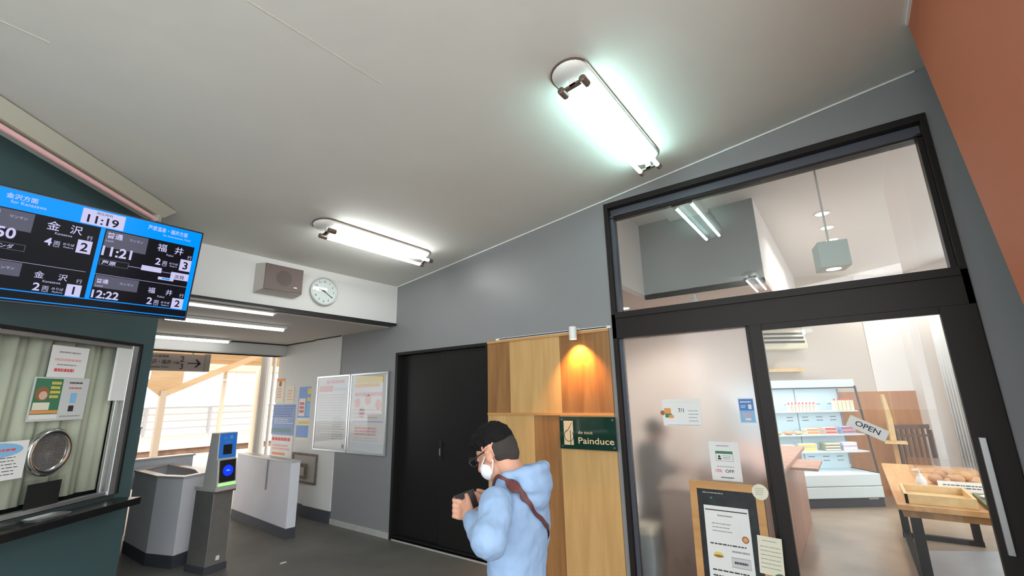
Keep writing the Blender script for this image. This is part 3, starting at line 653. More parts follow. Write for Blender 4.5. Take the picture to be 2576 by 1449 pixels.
# papers stuck on the frosted pane (outside face x = XW+.04)
PW = lambda y,z: WALL(y,z,-.0385)
def d4(o,w_,h_,z):
    o.disc((.0,h_*.48),.02,z,'inkbrown'); o.rect(.015,h_*.42,.07,h_*.66,z+.0003,'inkorange'); o.rect(.02,h_*.3,.075,h_*.45,z+.0006,'inkgreen'); o.rect(.05,h_*.28,.09,h_*.4,z+.0009,'inkorange')
    o.text('7/1',w_*.42,h_*.5,h_*.15,z,'ink','L',.01); o.lines(w_*.68,h_*.12,w_*.95,h_*.62,4,z,'inkgrey',.2,seed=13); o.rect(w_*.1,h_*.02,w_*.95,h_*.035,z,'inkgrey'); o.lines(w_*.1,h_*.85,w_*.9,h_*.92,1,z,'cream')
paper('shop_notice',PW(1.325,1.385),.31,.213,d4,'white landscape notice with orange bread picture on the frosted pane','notice')
def d5(o,w_,h_,z):
    o.rect(w_*.05,h_*.04,w_*.95,h_*.96,z,'inkblue'); o.rect(w_*.05,h_*.04,w_*.95,h_*.5,z+.0003,'inksky'); o.lines(w_*.15,h_*.8,w_*.85,h_*.88,1,z+.0006,'paper',.6); o.lines(w_*.15,h_*.6,w_*.5,h_*.72,2,z+.0006,'paper'); o.rect(w_*.62,h_*.56,w_*.82,h_*.74,z+.0006,'paper'); o.lines(w_*.2,h_*.22,w_*.85,h_*.42,3,z+.0006,'inkpink',.6,seed=4); o.rect(w_*.35,h_*.12,w_*.7,h_*.2,z+.0006,'paper')
paper('shop_notice',PW(.732,1.412),.112,.188,d5,'small blue notice on the frosted pane beside the black door post','notice')
def d6(o,w_,h_,z):
    o.lines(w_*.25,h_*.87,w_*.7,h_*.92,1,z,'inkgrey',.5); o.rect(w_*.2,h_*.5,w_*.78,h_*.76,z,'inkgrey'); o.rect(w_*.215,h_*.51,w_*.765,h_*.75,z+.0003,'paper'); o.rect(w_*.2,h_*.69,w_*.78,h_*.76,z+.0005,'inkgreen')
    o.disc((w_*.32,h_*.62),w_*.04,z+.0005,'ink'); o.rect(w_*.27,h_*.54,w_*.38,h_*.585,z+.0005,'ink'); o.lines(w_*.44,h_*.54,w_*.72,h_*.66,3,z+.0005,'ink',.25,.1); o.lines(w_*.2,h_*.34,w_*.8,h_*.38,1,z,'inkgrey')
    o.text('10%',w_*.14,h_*.21,h_*.08,z,'inkred','L',.015).text('OFF',w_*.47,h_*.21,h_*.08,z,'ink','L',.015,1.15); o.lines(w_*.3,h_*.06,w_*.75,h_*.11,1,z,'ink',.5)
paper('shop_notice',PW(.985,.985),.215,.285,d6,'white notice reading 10% OFF on the frosted pane above the chalkboard','notice')
# OPEN tag hanging slanted on the clear door
T = F((XW-.014,.075,1.415),(0,-math.cos(.50),-math.sin(.50)),(0,-math.sin(.50),math.cos(.50)))
t = tag(MB(T).box((0,0,-.006),(.215,.075,0),'cream').box((.004,.004,-.006),(.211,.071,.0004),'paper').text('OPEN',.108,.024,.034,.001,'ink','C',.015,1.15).build('open_sign'),'slanted white OPEN plate hanging on the clear shop door','sign')
# ================================================================ CHALKBOARD
t = empty('chalkboard_stand', (XW-.10,1.0,0), 'wooden framed chalkboard menu stand in front of the frosted pane', 'chalkboard')
T = F((XW-.13,1.135,0),(0,-1,0),(.07,0,.998))
MB(T).box((0,.06,-.02),(.052,.99,.01),'wmid').build('frame_side', t); MB(T).box((.455,.06,-.02),(.507,.99,.01),'wmid').build('frame_side', t)
MB(T).box((.052,.938,-.02),(.455,.99,.01),'wmid').build('frame_top', t); MB(T).box((.052,.06,-.02),(.455,.10,.01),'wmid').build('frame_bottom', t)
o = MB(T).box((.052,.10,-.014),(.455,.938,.0),'board'); o.lines(.09,.90,.28,.925,1,.001,'papergrey',.2,seed=2); o.disc((.15,.878),.008,.001,'inkgreen'); o.build('board', t)
MB(T).box((.05,.0,-.03),(.08,.12,-.0),'wmid').build('leg', t); MB(T).box((.42,.0,-.03),(.45,.12,.0),'wmid').build('leg', t)
def d7(o,w_,h_,z):
    o.rect(w_*.03,h_*.955,w_*.97,h_*.965,z,'ink'); o.lines(w_*.3,h_*.90,w_*.65,h_*.925,1,z,'inkgrey',.5); o.disc((w_*.87,h_*.72),w_*.075,z,'inkbrown'); o.disc((w_*.87,h_*.72),w_*.05,z+.0003,'inkorange')
    o.disc((w_*.24,h_*.55),w_*.11,z,'inkyellow',24,.6); o.disc((w_*.24,h_*.54),w_*.11,z+.0003,'inkbrown',24,.25); o.lines(w_*.08,h_*.63,w_*.92,h_*.67,1,z,'ink',.3,seed=3); o.lines(w_*.55,h_*.58,w_*.95,h_*.62,1,z,'inkgrey',.4,seed=3)
    o.rect(w_*.52,h_*.46,w_*.93,h_*.55,z,'inkgrey'); o.rect(w_*.525,h_*.465,w_*.925,h_*.545,z+.0003,'papergrey'); o.lines(w_*.58,h_*.48,w_*.88,h_*.53,1,z+.0006,'ink',.4)
    o.lines(w_*.08,h_*.34,w_*.92,h_*.44,2,z,'ink',.25,.1,seed=5); o.lines(w_*.08,h_*.04,w_*.45,h_*.32,6,z,'inkgrey',.25,.1,seed=6); o.lines(w_*.55,h_*.04,w_*.92,h_*.26,4,z,'inkgrey',.25,.1,seed=7)
Tm = F(T @ Vector((.09,.10,.0015)),T.to_3x3() @ Vector((1,0,0)),T.to_3x3() @ Vector((0,1,0)))
paper('menu_sheet',Tm,.305,.725,d7,'long white menu sheet pinned to the chalkboard','menu',base='paper')
Tn = F(T @ Vector((.118,.635,.0045)),T.to_3x3() @ Vector((1,0,0)),T.to_3x3() @ Vector((0,1,0)))
paper('taped_slip',Tn,.21,.105,lambda o,w_,h_,z:(o.lines(w_*.1,h_*.1,w_*.75,h_*.8,3,z,'inkgrey',.25,seed=8)),'small white slip taped over the menu sheet on the chalkboard','notice')
Tn = F(T @ Vector((.425,.435,.012)),T.to_3x3() @ Vector((1,-.04,0)),T.to_3x3() @ Vector((0.04,1,0)))
paper('menu_card',Tn,.15,.235,lambda o,w_,h_,z:(o.lines(w_*.2,h_*.86,w_*.8,h_*.9,1,z,'inkgrey',.5),o.lines(w_*.1,h_*.12,w_*.95,h_*.78,6,z,'inkgrey',.18,.1,seed=8)),'white menu card hanging over the right side of the chalkboard frame','menu',base='cream')
o = MB(F(T @ Vector((.49,.95,.012)),T.to_3x3() @ Vector((1,0,0)),T.to_3x3() @ Vector((0,1,0)))); o.tube((0,0,0),(0,0,.004),.052,'cream',n=36); o.lines(-.032,-.022,.03,.03,4,.0046,'inkgrey',.25,seed=3)
tag(o.build('round_badge'),'round cream badge at the top right corner of the chalkboard','badge')
o = MB(F(T @ Vector((.548,.405,.016)),T.to_3x3() @ Vector((1,0,0)),T.to_3x3() @ Vector((0,1,0)))); o.tube((0,0,0),(0,0,.004),.043,G((.07,.17,.09)),n=36); o.lines(-.025,-.0,.025,.02,2,.0046,'inkgreen',.25,seed=3)
tag(o.build('round_badge'),'round dark green badge below the menu card on the chalkboard','badge')
# ================================================================ POSTERS
def frame_poster(y1,y0,draw,label):
    t = empty('framed_poster', (XW-.02,(y0+y1)/2,1.47), label, 'framed poster', 'framed posters by the black door')
    w_ = y1-y0; h_ = 1.07; T = WALL(y1,.942,.036); b = .028
    MB(T).box((0,0,-.018),(b,h_,0),'alu').box((w_-b,0,-.018),(w_,h_,0),'alu').box((b,0,-.018),(w_-b,b,0),'alu').box((b,h_-b,-.018),(w_-b,h_,0),'alu').build('frame', t, bevel=.003)
    o = MB(T); o.box((b,b,-.016),(w_-b,h_-b,-.010),'paper'); draw(o,w_,h_,-.009); o.build('print', t)
    MB(T).box((b,b,-.006),(w_-b,h_-b,-.004),'acryl').build('cover', t)
def p1(o,w_,h_,z):
    o.lines(w_*.3,h_*.88,w_*.9,h_*.94,1,z,'inkpink',.7,.1,seed=2); o.rect(w_*.08,h_*.78,w_*.5,h_*.86,z,'inkpink'); o.rect(w_*.52,h_*.79,w_*.9,h_*.83,z,G((.6,.68,.8)))
    o.lines(w_*.1,h_*.2,w_*.9,h_*.75,16,z,G((.62,.60,.62)),.3,.1,seed=21); o.lines(w_*.55,h_*.15,w_*.9,h_*.45,10,z,'inkgrey',.18,.3,seed=22); o.rect(w_*.86,h_*.05,w_*.92,h_*.10,z,'inkgrey')
def p2(o,w_,h_,z):
    o.rect(w_*.15,h_*.87,w_*.9,h_*.95,z,G((.80,.62,.20))); o.rect(w_*.12,h_*.82,w_*.8,h_*.86,z,G((.82,.50,.22))); o.lines(w_*.14,h_*.70,w_*.9,h_*.755,1,z,'inkpink',.8,.05,seed=2)
    for a,b in ((.22,.62),(.5,.66),(.78,.6),(.35,.5)): o.disc((w_*a,h_*b),w_*.08,z,G((.85,.50,.46)))
    o.lines(w_*.12,h_*.42,w_*.9,h_*.56,3,z,G((.82,.55,.52)),.3,seed=3); o.rect(w_*.1,h_*.385,w_*.92,h_*.40,z,G((.5,.5,.72))); o.lines(w_*.18,h_*.22,w_*.82,h_*.33,3,z,'inkpink',.6,.15,seed=5); o.lines(w_*.15,h_*.15,w_*.85,h_*.21,2,z,G((.6,.6,.64)),.3,.1,seed=6)
    o.rect(w_*.05,h_*.03,w_*.95,h_*.13,z,G((.70,.74,.78)))
frame_poster(6.60,5.745,p1,'silver framed poster of pale small print, the left one by the gates')
frame_poster(5.73,4.905,p2,'silver framed poster with orange heading, the right one beside the black door')
Q = lambda y,z: WALL(y,z,-.017)
def pb(o,w_,h_,z):
    o.lines(w_*.02,h_*.55,w_*.98,h_*.98,5,z,G((.10,.20,.42)),.5,.1,seed=31); o.lines(w_*.1,h_*.35,w_*.95,h_*.6,4,z,'paper',.35,.3,seed=32); o.rect(w_*.0,h_*.08,w_*.9,h_*.22,z,G((.15,.27,.30)))
paper('blue_poster',Q(7.98,1.12),.71,.48,pb,'wide blue poster on the white passage wall, beside the opening','poster',base=G((.22,.33,.62)))
def pc(o,w_,h_,z):
    o.rect(w_*.05,h_*.45,w_*.42,h_*.78,z,'paper'); o.lines(w_*.1,h_*.5,w_*.38,h_*.72,3,z+.0004,'inkred',.7,.1,seed=33); o.rect(w_*.5,h_*.86,w_*.95,h_*.97,z,'inkyellow'); o.rect(w_*.5,h_*.72,w_*.95,h_*.80,z,'inkyellow'); o.rect(w_*.5,h_*.45,w_*.92,h_*.7,z,'inksky')
    o.rect(0,h_*.28,w_,h_*.42,z,'paper'); o.rect(w_*.08,h_*.30,w_*.85,h_*.36,z+.0004,'inkyellow'); o.rect(0,0,w_,h_*.06,z,'cream')
paper('blue_poster',Q(7.19,1.05),.50,.82,pc,'tall blue and yellow poster on the white passage wall, nearest the framed posters','poster',base=G((.18,.34,.70)))
def pd(o,w_,h_,z): o.rect(w_*.1,h_*.85,w_*.95,h_*.98,z,'inkorange'); o.disc((w_*.5,h_*.75),w_*.16,z,'inkbrown'); o.lines(w_*.2,h_*.15,w_*.8,h_*.6,4,z,'inkpink',.5,seed=34)
paper('small_poster',Q(7.97,1.64),.29,.40,pd,'small poster with orange top, upper left on the passage wall','poster',base='cream')
def pe(o,w_,h_,z): o.lines(w_*.15,h_*.1,w_*.85,h_*.8,4,z,'inkpink',.4,seed=35)
paper('small_poster',Q(7.60,1.63),.25,.27,pe,'small pale poster with pink print, above the wide blue poster','poster',base='cream')
def pf(o,w_,h_,z): o.lines(w_*.05,h_*.7,w_*.95,h_*.95,1,z,'inkred',.6,.2,seed=36); o.lines(w_*.1,h_*.3,w_*.9,h_*.6,2,z,'inkpink',.6,.2,seed=37); o.rect(w_*.1,h_*.08,w_*.7,h_*.2,z,'inkorange')
paper('low_poster',Q(7.96,.78),.70,.33,pf,'white poster with red print below the wide blue poster','poster')
# rusty hatch frame in the passage wall
t = empty('wall_hatch', (XW,6.73,.66), 'rusty metal hatch frame in the white wall behind the right ticket gate', 'hatch')
T = WALL(7.15,.46,.035); w_,h_ = .70,.42; b=.03
MB(T).box((0,0,-.02),(b,h_,0),'rust').box((w_-b,0,-.02),(w_,h_,0),'rust').box((b,0,-.02),(w_-b,b,0),'rust').box((b,h_-b,-.02),(w_-b,h_,0),'rust').build('frame', t)
MB(T).box((b,b,-.018),(w_-b,h_-b,-.012),G((.42,.40,.36))).build('panel', t)
MB(T).box((.25,.07,-.012),(.45,.27,.02),'rust').box((.29,.11,.02),(.41,.23,.022),G((.45,.42,.36))).build('box', t)
# ================================================================ TICKET GATES
def slab(P, z0, z1, k): return MB().prism(P, z0, z1, k)
# left booth: open walled staff enclosure
P = [(1.88,7.05),(1.88,6.27),(2.01,5.91),(2.27,6.02),(2.36,6.4),(2.36,7.5)]
cx = sum(p[0] for p in P)/6; cy = sum(p[1] for p in P)/6
t = empty('gate_booth', (cx,cy,0), 'angular grey staff booth of the ticket gate, left of the card reader', 'ticket gate')
def inset(P,d):
    out = []; n = len(P)
    for i in range(n):
        p0,p1,p2 = Vector(P[i-1]),Vector(P[i]),Vector(P[(i+1)%n]); a = (p1-p0).normalized(); b = (p2-p1).normalized()
        na = Vector((-a.y,a.x)); nb = Vector((-b.y,b.x)); m = (na+nb).normalized(); k = d/max(.3,m.dot(na)); out.append(tuple(p1+m*k))
    return out
area = sum(P[i][0]*P[(i+1)%6][1]-P[(i+1)%6][0]*P[i][1] for i in range(6))
if area < 0: P = P[::-1]
def ringwall(P, d, z0, z1, k):
    I = inset(P,d); n = len(P); o = MB(); vs = [(*p,z0) for p in P]+[(*p,z1) for p in P]+[(*p,z0) for p in I]+[(*p,z1) for p in I]
    fs = []
    for i in range(n):
        j=(i+1)%n; fs += [(i,j,n+j,n+i),(n+i,n+j,3*n+j,3*n+i),(2*n+j,2*n+i,3*n+i,3*n+j),(j,i,2*n+i,2*n+j)]
    return o.add(vs,fs,k)
ringwall(P,.06,.12,.865,'gate').build('wall', t, bevel=.003)
ringwall(inset(P,-.012),.09,.865,.888,'gatetop').build('top_rim', t, bevel=.003)
ringwall(inset(P,-.004),.06,0,.12,'plinth').build('plinth', t)
MB().prism(inset(P,.06), .60,.62, G((.34,.22,.12))).build('desk', t)
MB().box((1.9,7.42,.62),(2.6,7.56,.955),'gate').box((1.88,7.40,.955),(2.62,7.58,.975),'gatetop').build('back_wall', t, bevel=.003)
# right gate
t = empty('gate_cabinet', (3.2,6.7,0), 'long grey ticket gate cabinet right of the card reader', 'ticket gate')
P2 = [(3.165,5.88),(3.285,5.875),(3.40,7.66),(3.275,7.66)]
MB().prism(P2,.12,.885,'gate').build('cabinet', t, bevel=.004); MB().prism(inset(P2 if 1 else P2,-.008),.885,.905,'gatetop').build('top', t, bevel=.004)
MB().prism(inset(P2,-.003),0,.12,'plinth').build('plinth', t)
MB().box((3.196,6.55,.50),(3.226,6.565,.88),'inkgrey').build('seam', t)
# dark machine behind left
t = empty('grey_cabinet', (1.72,7.2,0), 'tall dull grey cabinet behind the booth, beside the teal wall', 'cabinet')
MB().box((1.40,7.62,.06),(2.02,7.82,1.34),'machine').build('body', t, bevel=.006); MB().box((1.40,7.61,1.34),(2.03,7.83,1.36),'steel').build('top', t); MB().box((1.42,7.63,0),(2.0,7.81,.06),'plinth').build('plinth', t)
# card reader
t = empty('card_reader', (2.22,5.55,0), 'steel card reader post with blue 入場 screen and glowing blue ring', 'card reader')
rz = math.radians(12); RT = F((2.135,5.43,0),(math.cos(rz),math.sin(rz),0),(-math.sin(rz),math.cos(rz),0))
MB(RT).box((0,0,.06),(.205,.30,.76),'steel').build('post', t, bevel=.004)
MB(RT).box((-.012,-.012,0),(.217,.312,.06),'plinth').build('base', t, bevel=.004)
MB(RT).box((.10,-.003,.10),(.135,0,.14),'paper').build('label_plate', t)
MB(RT).box((-.01,-.03,.76),(.215,.31,.80),'silver').box((-.0,-.04,.745),(.205,-.0,.762),'bronze').build('collar', t, bevel=.003)
# sloping head: lower reader face and upper display
o = MB(RT); pf_ = [(-.03,.80),(.0,1.07),(.02,1.07),(.035,1.335),(.16,1.335),(.20,.80)]
n = len(pf_); vs = [(.0,a,b) for a,b in pf_]+[(.205,a,b) for a,b in pf_]
o.add(vs,[tuple(range(n)),tuple(range(n,2*n))[::-1]]+[(i,n+i,n+(i+1)%n,(i+1)%n) for i in range(n)],'silver'); o.build('head', t, bevel=.004)
fx = F(RT @ Vector((.0,-.03,.80)), RT.to_3x3() @ Vector((1,0,0)), RT.to_3x3() @ (Vector((0,.0,1.07))-Vector((0,-.03,.80))))
rp = MB(fx).box((.018,.045,0),(.190,.262,.004),'blackpl').build('reader_pad', t, bevel=.001)
MB(fx).disc((.108,.155),.055,.0056,'rdring',32).disc((.108,.155),.050,.0062,'rdring').rect(.090,.150,.126,.163,.0068,'rdcore').build('ring_light', rp)
MB(fx).box((.01,.008,0),(.198,.038,.006),'rdgreen').build('status_light', t, bevel=.001)
fu = F(RT @ Vector((.0,.02,1.07)), RT.to_3x3() @ Vector((1,0,0)), RT.to_3x3() @ (Vector((0,.035,1.335))-Vector((0,.02,1.07))))
dp_ = MB(fu).box((.012,.012,0),(.193,.262,.004),'rdblue').build('display_panel', t, bevel=.001)
MB(fu).box((.055,.045,.004),(.150,.145,.0055),'blackpl').build('screen', dp_)
MB(fu).text('入',.052,.200,.036,.0048,'inksky','L',.0).text('場',.112,.198,.040,.0048,'inksky','L',.0).text('Entrance',.102,.168,.012,.0048,'inksky','C').build('lettering', t)
# small bright scrap on the floor
q = at(712,1416,(0,0,1),0); tag(MB().box((q.x-.03,q.y-.015,0),(q.x+.03,q.y+.012,.004),'paper').build('paper_scrap'),'tiny white scrap of paper lying on the dark paving','paper')
# ================================================================ SHOP INTERIOR
ZS = 3.6; ZL = 2.7
bw = lambda x,y: (x,y)
def bpt(u): return Vector((BN.x*BC, BN.y*BC, 0)) + BU*u      # along the shop's rear wall
def bu(px,py,off=0):
    q = at(px,py,BN,BC-off); return (q-Vector((BN.x*BC,BN.y*BC,0))).dot(BU), q.z
uQ = bu(2300,900)[0]; uW = bu(2188,900)[0]
BT = lambda u,z,off=0: F(bpt(u)-BN*off+Vector((0,0,z)), BU, (0,0,1))
Qp = bpt(uQ)
o = MB(BT(0,0)); o.box((1.6,0,-.15),(uW,ZS,0),'shopwall').box((uW,0,-.15),(uQ+.15,ZS,.012),'shopwhite'); struct(o.build('wall_shop_rear'))
# side wall with the tall window, running back towards the street
SN = Vector((-BN.x,-BN.y,0)); ST = F(Qp,SN,(0,0,1))           # u runs from the corner towards the camera side
def su(px,py): 
    nrm = Vector((ST[0][2],ST[1][2],ST[2][2])); q = at(px,py,nrm,nrm.dot(Qp)); return (q-Qp).dot(SN), q.z
w0 = su(2376,900)[0]; 
o = MB(ST); o.box((0,0,-.15),(w0,ZS,0),'shopwhite').box((w0,0,-.15),(w0+2.2,.35,0),'shopwhite').box((w0+2.2,0,-.15),(9.0,ZS,0),'shopwhite').box((w0,3.3,-.15),(w0+2.2,ZS,0),'shopwhite'); struct(o.build('wall_shop_street'))
o = MB(ST)
for a in (w0, w0+.72, w0+1.45, w0+2.16): o.box((a,.35,-.10),(a+.04,3.3,-.04),'alu')
o.box((w0,.35,-.10),(w0+2.2,.40,-.04),'alu').box((w0,1.9,-.10),(w0+2.2,1.94,-.04),'alu'); w3 = struct(o.build('window_3'))
MB(ST).box((w0,.35,-.074),(w0+2.2,3.3,-.068),'glass').build('window_pane', w3)
o = MB(ST); n = 40
xs = [w0-.06+.34*i/n for i in range(n+1)]
o.add([(x,.3,.05+.018*math.sin(i*1.1)) for i,x in enumerate(xs)]+[(x,3.35,.05+.012*math.sin(i*1.1)) for i,x in enumerate(xs)],[(i,i+1,n+2+i,n+1+i) for i in range(n)],'curtainw')
c_ = o.build('window_curtain', smooth=True); tag(c_,'white curtain gathered at the tall bright window of the shop','curtain'); c_.modifiers.new('thick','SOLIDIFY').thickness = .003
struct(MB(ST).box((w0-.55,0,0),(w0-.35,ZS,.14),'shopwhite').build('wall_pillar'))
# shop ceilings
struct(MB().box((XW+.2,-5,ZS),(12,1.75,ZS+.1),'shopwhite').build('ceiling_shop'))
struct(MB().box((4.95,.53,ZL),(11,4.0,ZL+.05),'pink').box((XW+.2,1.75,ZL),(4.95,4.0,ZL+.05),'pink').build('ceiling_shop_low'))
struct(MB().box((4.95,.53,ZL),(5.0,1.75,ZS),'bulk').build('wall_bulkhead'))
struct(MB().box((5.0,.53,ZL+.05),(11,.58,ZS),'shopwhite').build('wall_bulkhead_side'))
struct(MB().box((XW+.2,1.75,ZL+.05),(4.95,1.80,ZS),'shopwhite').build('wall_bulkhead_left'))
struct(MB().box((XW+.2,3.3,0),(8.5,3.4,ZL),'shopwall').build('wall_shop_left'))
struct(MB().box((XW+.2,-5,0),(11,-4.9,ZS),'shopwhite').build('wall_shop_right'))
# wainscot
wl = bu(2112,992)[0]
o = MB(BT(0,0,.012)); o.box((wl-.5,0,0),(uQ-.01,1.60,.02),'wshop'); struct(o.build('trim_9'))
o = MB(BT(0,0,.03)); s_ = bu(2233,992)[0]; o.box((s_-.01,0,0),(s_+.01,1.60,.004),'wmid'); struct(o.build('trim_10'))
# small wooden shelf
a = bu(1925,932)[0]; b = bu(2011,932)[0]
tag(MB(BT(0,0)).box((a-.5,1.95,.0),(b,2.00,.14),'wtray').build('wall_shelf'),'short pine shelf on the beige rear wall above the display fridge','shelf')
# air conditioner
a,_ = bu(2002,850); t = empty('air_conditioner', bpt(a-.5)+Vector((0,0,2.55)), 'cream wall air conditioner above the display fridge', 'air conditioner')
T = BT(a-.95,2.31,0)
o = MB(T); pr = [(0,0),(.28,0),(.29,.06),(.24,.30),(.18,.36),(0,.36)]; n=len(pr)
vs = [(0,b_,a_) for a_,b_ in pr]+[(.95,b_,a_) for a_,b_ in pr]
o.add(vs,[tuple(range(n)),tuple(range(n,2*n))[::-1]]+[(i,n+i,n+(i+1)%n,(i+1)%n) for i in range(n)],'cream'); o.build('housing', t, bevel=.02)
o = MB(T); 
for i,(a_,b_) in enumerate(((.284,.10),(.268,.17),(.252,.24))): o.box((.03,b_,a_-.01),(.90,b_+.035,a_+.008),'ink')
o.build('louvre', t)
# display fridge
b0 = Vector((8.73,-.13,0)); FT = F(b0,BU,(0,0,1)); FW = 1.9          # local x 0 = right end, negative to the left, z out to the room
t = empty('display_fridge', b0-BU*.9, 'open white display fridge with drinks and sandwiches at the rear of the shop', 'fridge')
D = -.62
MB(FT).box((-FW,0,D),(0,.13,-.02),'plinth').box((-.22,.105,-.02),(-.08,.12,-.018),'alu').build('kick_plate', t)
MB(FT).box((-FW,.13,D),(0,.28,0),'fridge').build('lower_panel', t, bevel=.006)
MB(FT).box((-FW,.285,D),(0,.45,-.005),'fridge').build('front_panel', t, bevel=.012)
MB(FT).box((-FW,.45,D),(0,1.68,D+.06),'fridgein').build('back_panel', t)
MB(FT).box((-FW,1.68,D),(0,1.80,-.16),'fridge').box((-FW,1.665,-.20),(0,1.68,-.16),'ink').build('canopy', t, bevel=.012)
MB(FT).box((-FW,.45,D),(-FW+.03,1.68,-.1),'fridge').build('end_panel', t)
MB(FT).box((-.012,.45,D+.05),(0,1.68,-.10),'acryl').build('side_glass', t)
o = MB(FT); o.beam((-.006,.45,-.03),(-.006,1.70,-.16),.02,.02,'ink').beam((-.006,.45,-.03),(-.006,.45,D),.02,.015,'ink').beam((-.006,1.66,D+.06),(-.006,.50,D+.06),.02,.02,'inkgrey'); o.build('side_frame', t)
o = MB(FT)
for z in (.56,.62,1.17,1.22,1.42):
    for x in (-1.75,-1.5,-1.28,-.9,-.65,-.42,-.2): o.box((x,z,D+.06),(x+.1,z+.008,D+.062),'ink')
for x in (-1.42,-.72): o.box((x,.45,D+.06),(x+.012,1.66,D+.064),'inkgrey')
o.build('back_slots', t)
for z,d in ((.75,-.10),(.99,-.13),(1.33,-.17)):
    MB(FT).box((-FW+.03,z-.018,D+.06),(-.014,z,d),'fridge').build('shelf', t, bevel=.002)
for zz,dd,ee in ((1.66,-.22,5),(1.30,-.20,3),(.965,-.16,3),(.725,-.13,3)):     # area lights added to brighten the shelves, under the canopy and each shelf
    l = bpy.data.lights.new('fridge_fill','AREA'); l.shape='RECTANGLE'; l.size=1.7; l.size_y=.03; l.energy=ee; l.color=(.85,.95,1)
    lo = bpy.data.objects.new('fridge_fill_light', l); C.objects.link(lo); q = FT @ Vector((-.95,zz,dd)); lo.location = q-WL[t.name]; lo.parent = t; lo.rotation_euler=(0,0,math.atan2(BU.y,BU.x))
# products (each its own thing)
def carton(x,zs,dep,w_,h_,d_,body,top,name,label,cat,group,tall=False):
    t_ = empty(name, FT @ Vector((x+w_/2,zs,dep)), label, cat, group)
    MB(FT).box((x,zs,dep-d_),(x+w_,zs+h_,dep),body).box((x+.004,zs+h_*.25,dep),(x+w_-.004,zs+h_*.55,dep+.001),'cream').build('body', t_, bevel=.002)
    if tall:
        MB(FT).prism([(x+.01,zs+h_),(x+w_-.01,zs+h_),(x+w_-.02,zs+h_+.03),(x+.02,zs+h_+.03)],dep-d_*.6,dep-d_*.4,top).build('cap', t_)
    return t_
def rowof(proto, n, dx, labels, back=None):
    for i in range(1,n): dup(proto, BU*dx*i, labels[i])
ords = ['first','second','third','fourth','fifth','sixth','seventh','eighth','ninth','tenth']
def run(n, x0, dx, zs, dep, w_, h_, d_, body, top, name, what, cat, group, tall, where):
    lb = ['%s, %s from the left %s' % (what, ords[i], where) for i in range(n)]
    p_ = carton(x0,zs,dep,w_,h_,d_,body,top,name,lb[0],cat,group,tall); rowof(p_,n,dx,lb)
P1 = -1.47
run(3,-1.52,.062,1.33,-.22,.052,.10,.052,'inkpink','inkred','drink_carton','small pink drink carton','carton','pink cartons on the top fridge shelf',True,'of three on the top shelf')
run(8,-1.05,.056,1.33,-.22,.05,.105,.052,G((.80,.66,.60)),'inkred','milk_carton','pale pink milk carton','carton','pale milk cartons on the top fridge shelf',True,'in the middle of the top shelf')
run(5,-.345,.062,1.33,-.20,.056,.15,.056,G((.78,.76,.60)),'inkred','drink_bottle','cream red-capped bottle','bottle','cream bottles on the top fridge shelf',True,'on the top shelf')
for i,(x,c,w_) in enumerate(((-1.52,(.62,.32,.15),.15),(-1.34,(.72,.45,.22),.13),(-1.18,(.66,.36,.2),.14),(-1.02,(.78,.5,.3),.12))):
    o = MB(FT); o.ell((x+w_/2,1.018,-.22),(w_/2,0,0),(0,.028,0),(0,0,.05),G(c)); tag(o.build('bread_roll',smooth=True),'brown wrapped bread roll, %s from the left on the middle shelf' % ords[i],'bread','bread rolls on the middle fridge shelf')
def stack(x,zs,w_,n,h_,cols,name,what,cat,group,where):
    for i in range(n):
        t_ = empty(name, FT @ Vector((x+w_/2,zs+i*h_,-.2)), '%s, %s one %s' % (what, ('lowest','second','third','top')[i] if n>2 else ('lower','upper')[i], where), cat, group)
        MB(FT).box((x,zs+i*h_,-.30),(x+w_,zs+(i+1)*h_-.002,-.17),cols[0]).build('pack', t_, bevel=.003); MB(FT).box((x+.01,zs+(i+.3)*h_,-.17),(x+w_-.01,zs+(i+.75)*h_,-.168),cols[1]).build('print_band', t_)
stack(-.86,.99,.20,2,.045,('cream','inkorange'),'sandwich_pack','orange banded sandwich pack','sandwich','orange banded packs','on the middle shelf')
stack(-.58,.99,.19,2,.05,(G((.75,.55,.5)),'inkred'),'sandwich_pack','red banded sandwich pack','sandwich','red banded packs','on the middle shelf')
stack(-.33,.99,.22,2,.055,(G((.35,.50,.75)),'inkred'),'sandwich_pack','blue and red sandwich pack','sandwich','blue and red packs','at the right of the middle shelf')
stack(-1.25,.75,.18,2,.05,(G((.75,.55,.45)),'inkpink'),'sweet_box','pink sweet box','box','pink boxes on the low shelf','at the left of the low shelf')
stack(-.98,.75,.24,2,.055,(G((.72,.68,.50)),'inkyellow'),'sweet_box','cream box with bright fruit print','box','cream boxes on the low shelf','in the middle of the low shelf')
stack(-.62,.75,.24,3,.04,(G((.30,.30,.22)),'cream'),'sweet_box','olive striped box','box','olive boxes on the low shelf','right of the cream boxes')
stack(-.34,.75,.21,2,.06,(G((.62,.56,.78)),'cream'),'sweet_box','lilac box','box','lilac boxes on the low shelf','at the right end of the low shelf')
# counter
t = empty('shop_counter', (6,1.2,0), 'brown veneer shop counter standing behind the frosted pane', 'counter')
MB().box((4.95,.68,.0),(7.3,1.40,.88),'wcount').build('body', t, bevel=.005); MB().box((4.90,.64,.88),(7.35,1.45,.92),'wcount').build('worktop', t, bevel=.004)
MB().box((5.6,.40,.86),(6.3,.64,.885),'wcount').build('side_shelf', t)
o = MB(F((5.05,.95,.92),(0,-1,0),(0,0,1))); o.loft([((0,0,0),(.08,0,0),(0,0,.05)),((0,.05,0),(.09,0,0),(0,0,.06)),((.01,.09,0),(.05,0,0),(0,0,.04))],G((.55,.55,.62)))
tag(o.build('paper_bag_pile',smooth=True),'small heap of pale wrappers on the counter end','wrappers')
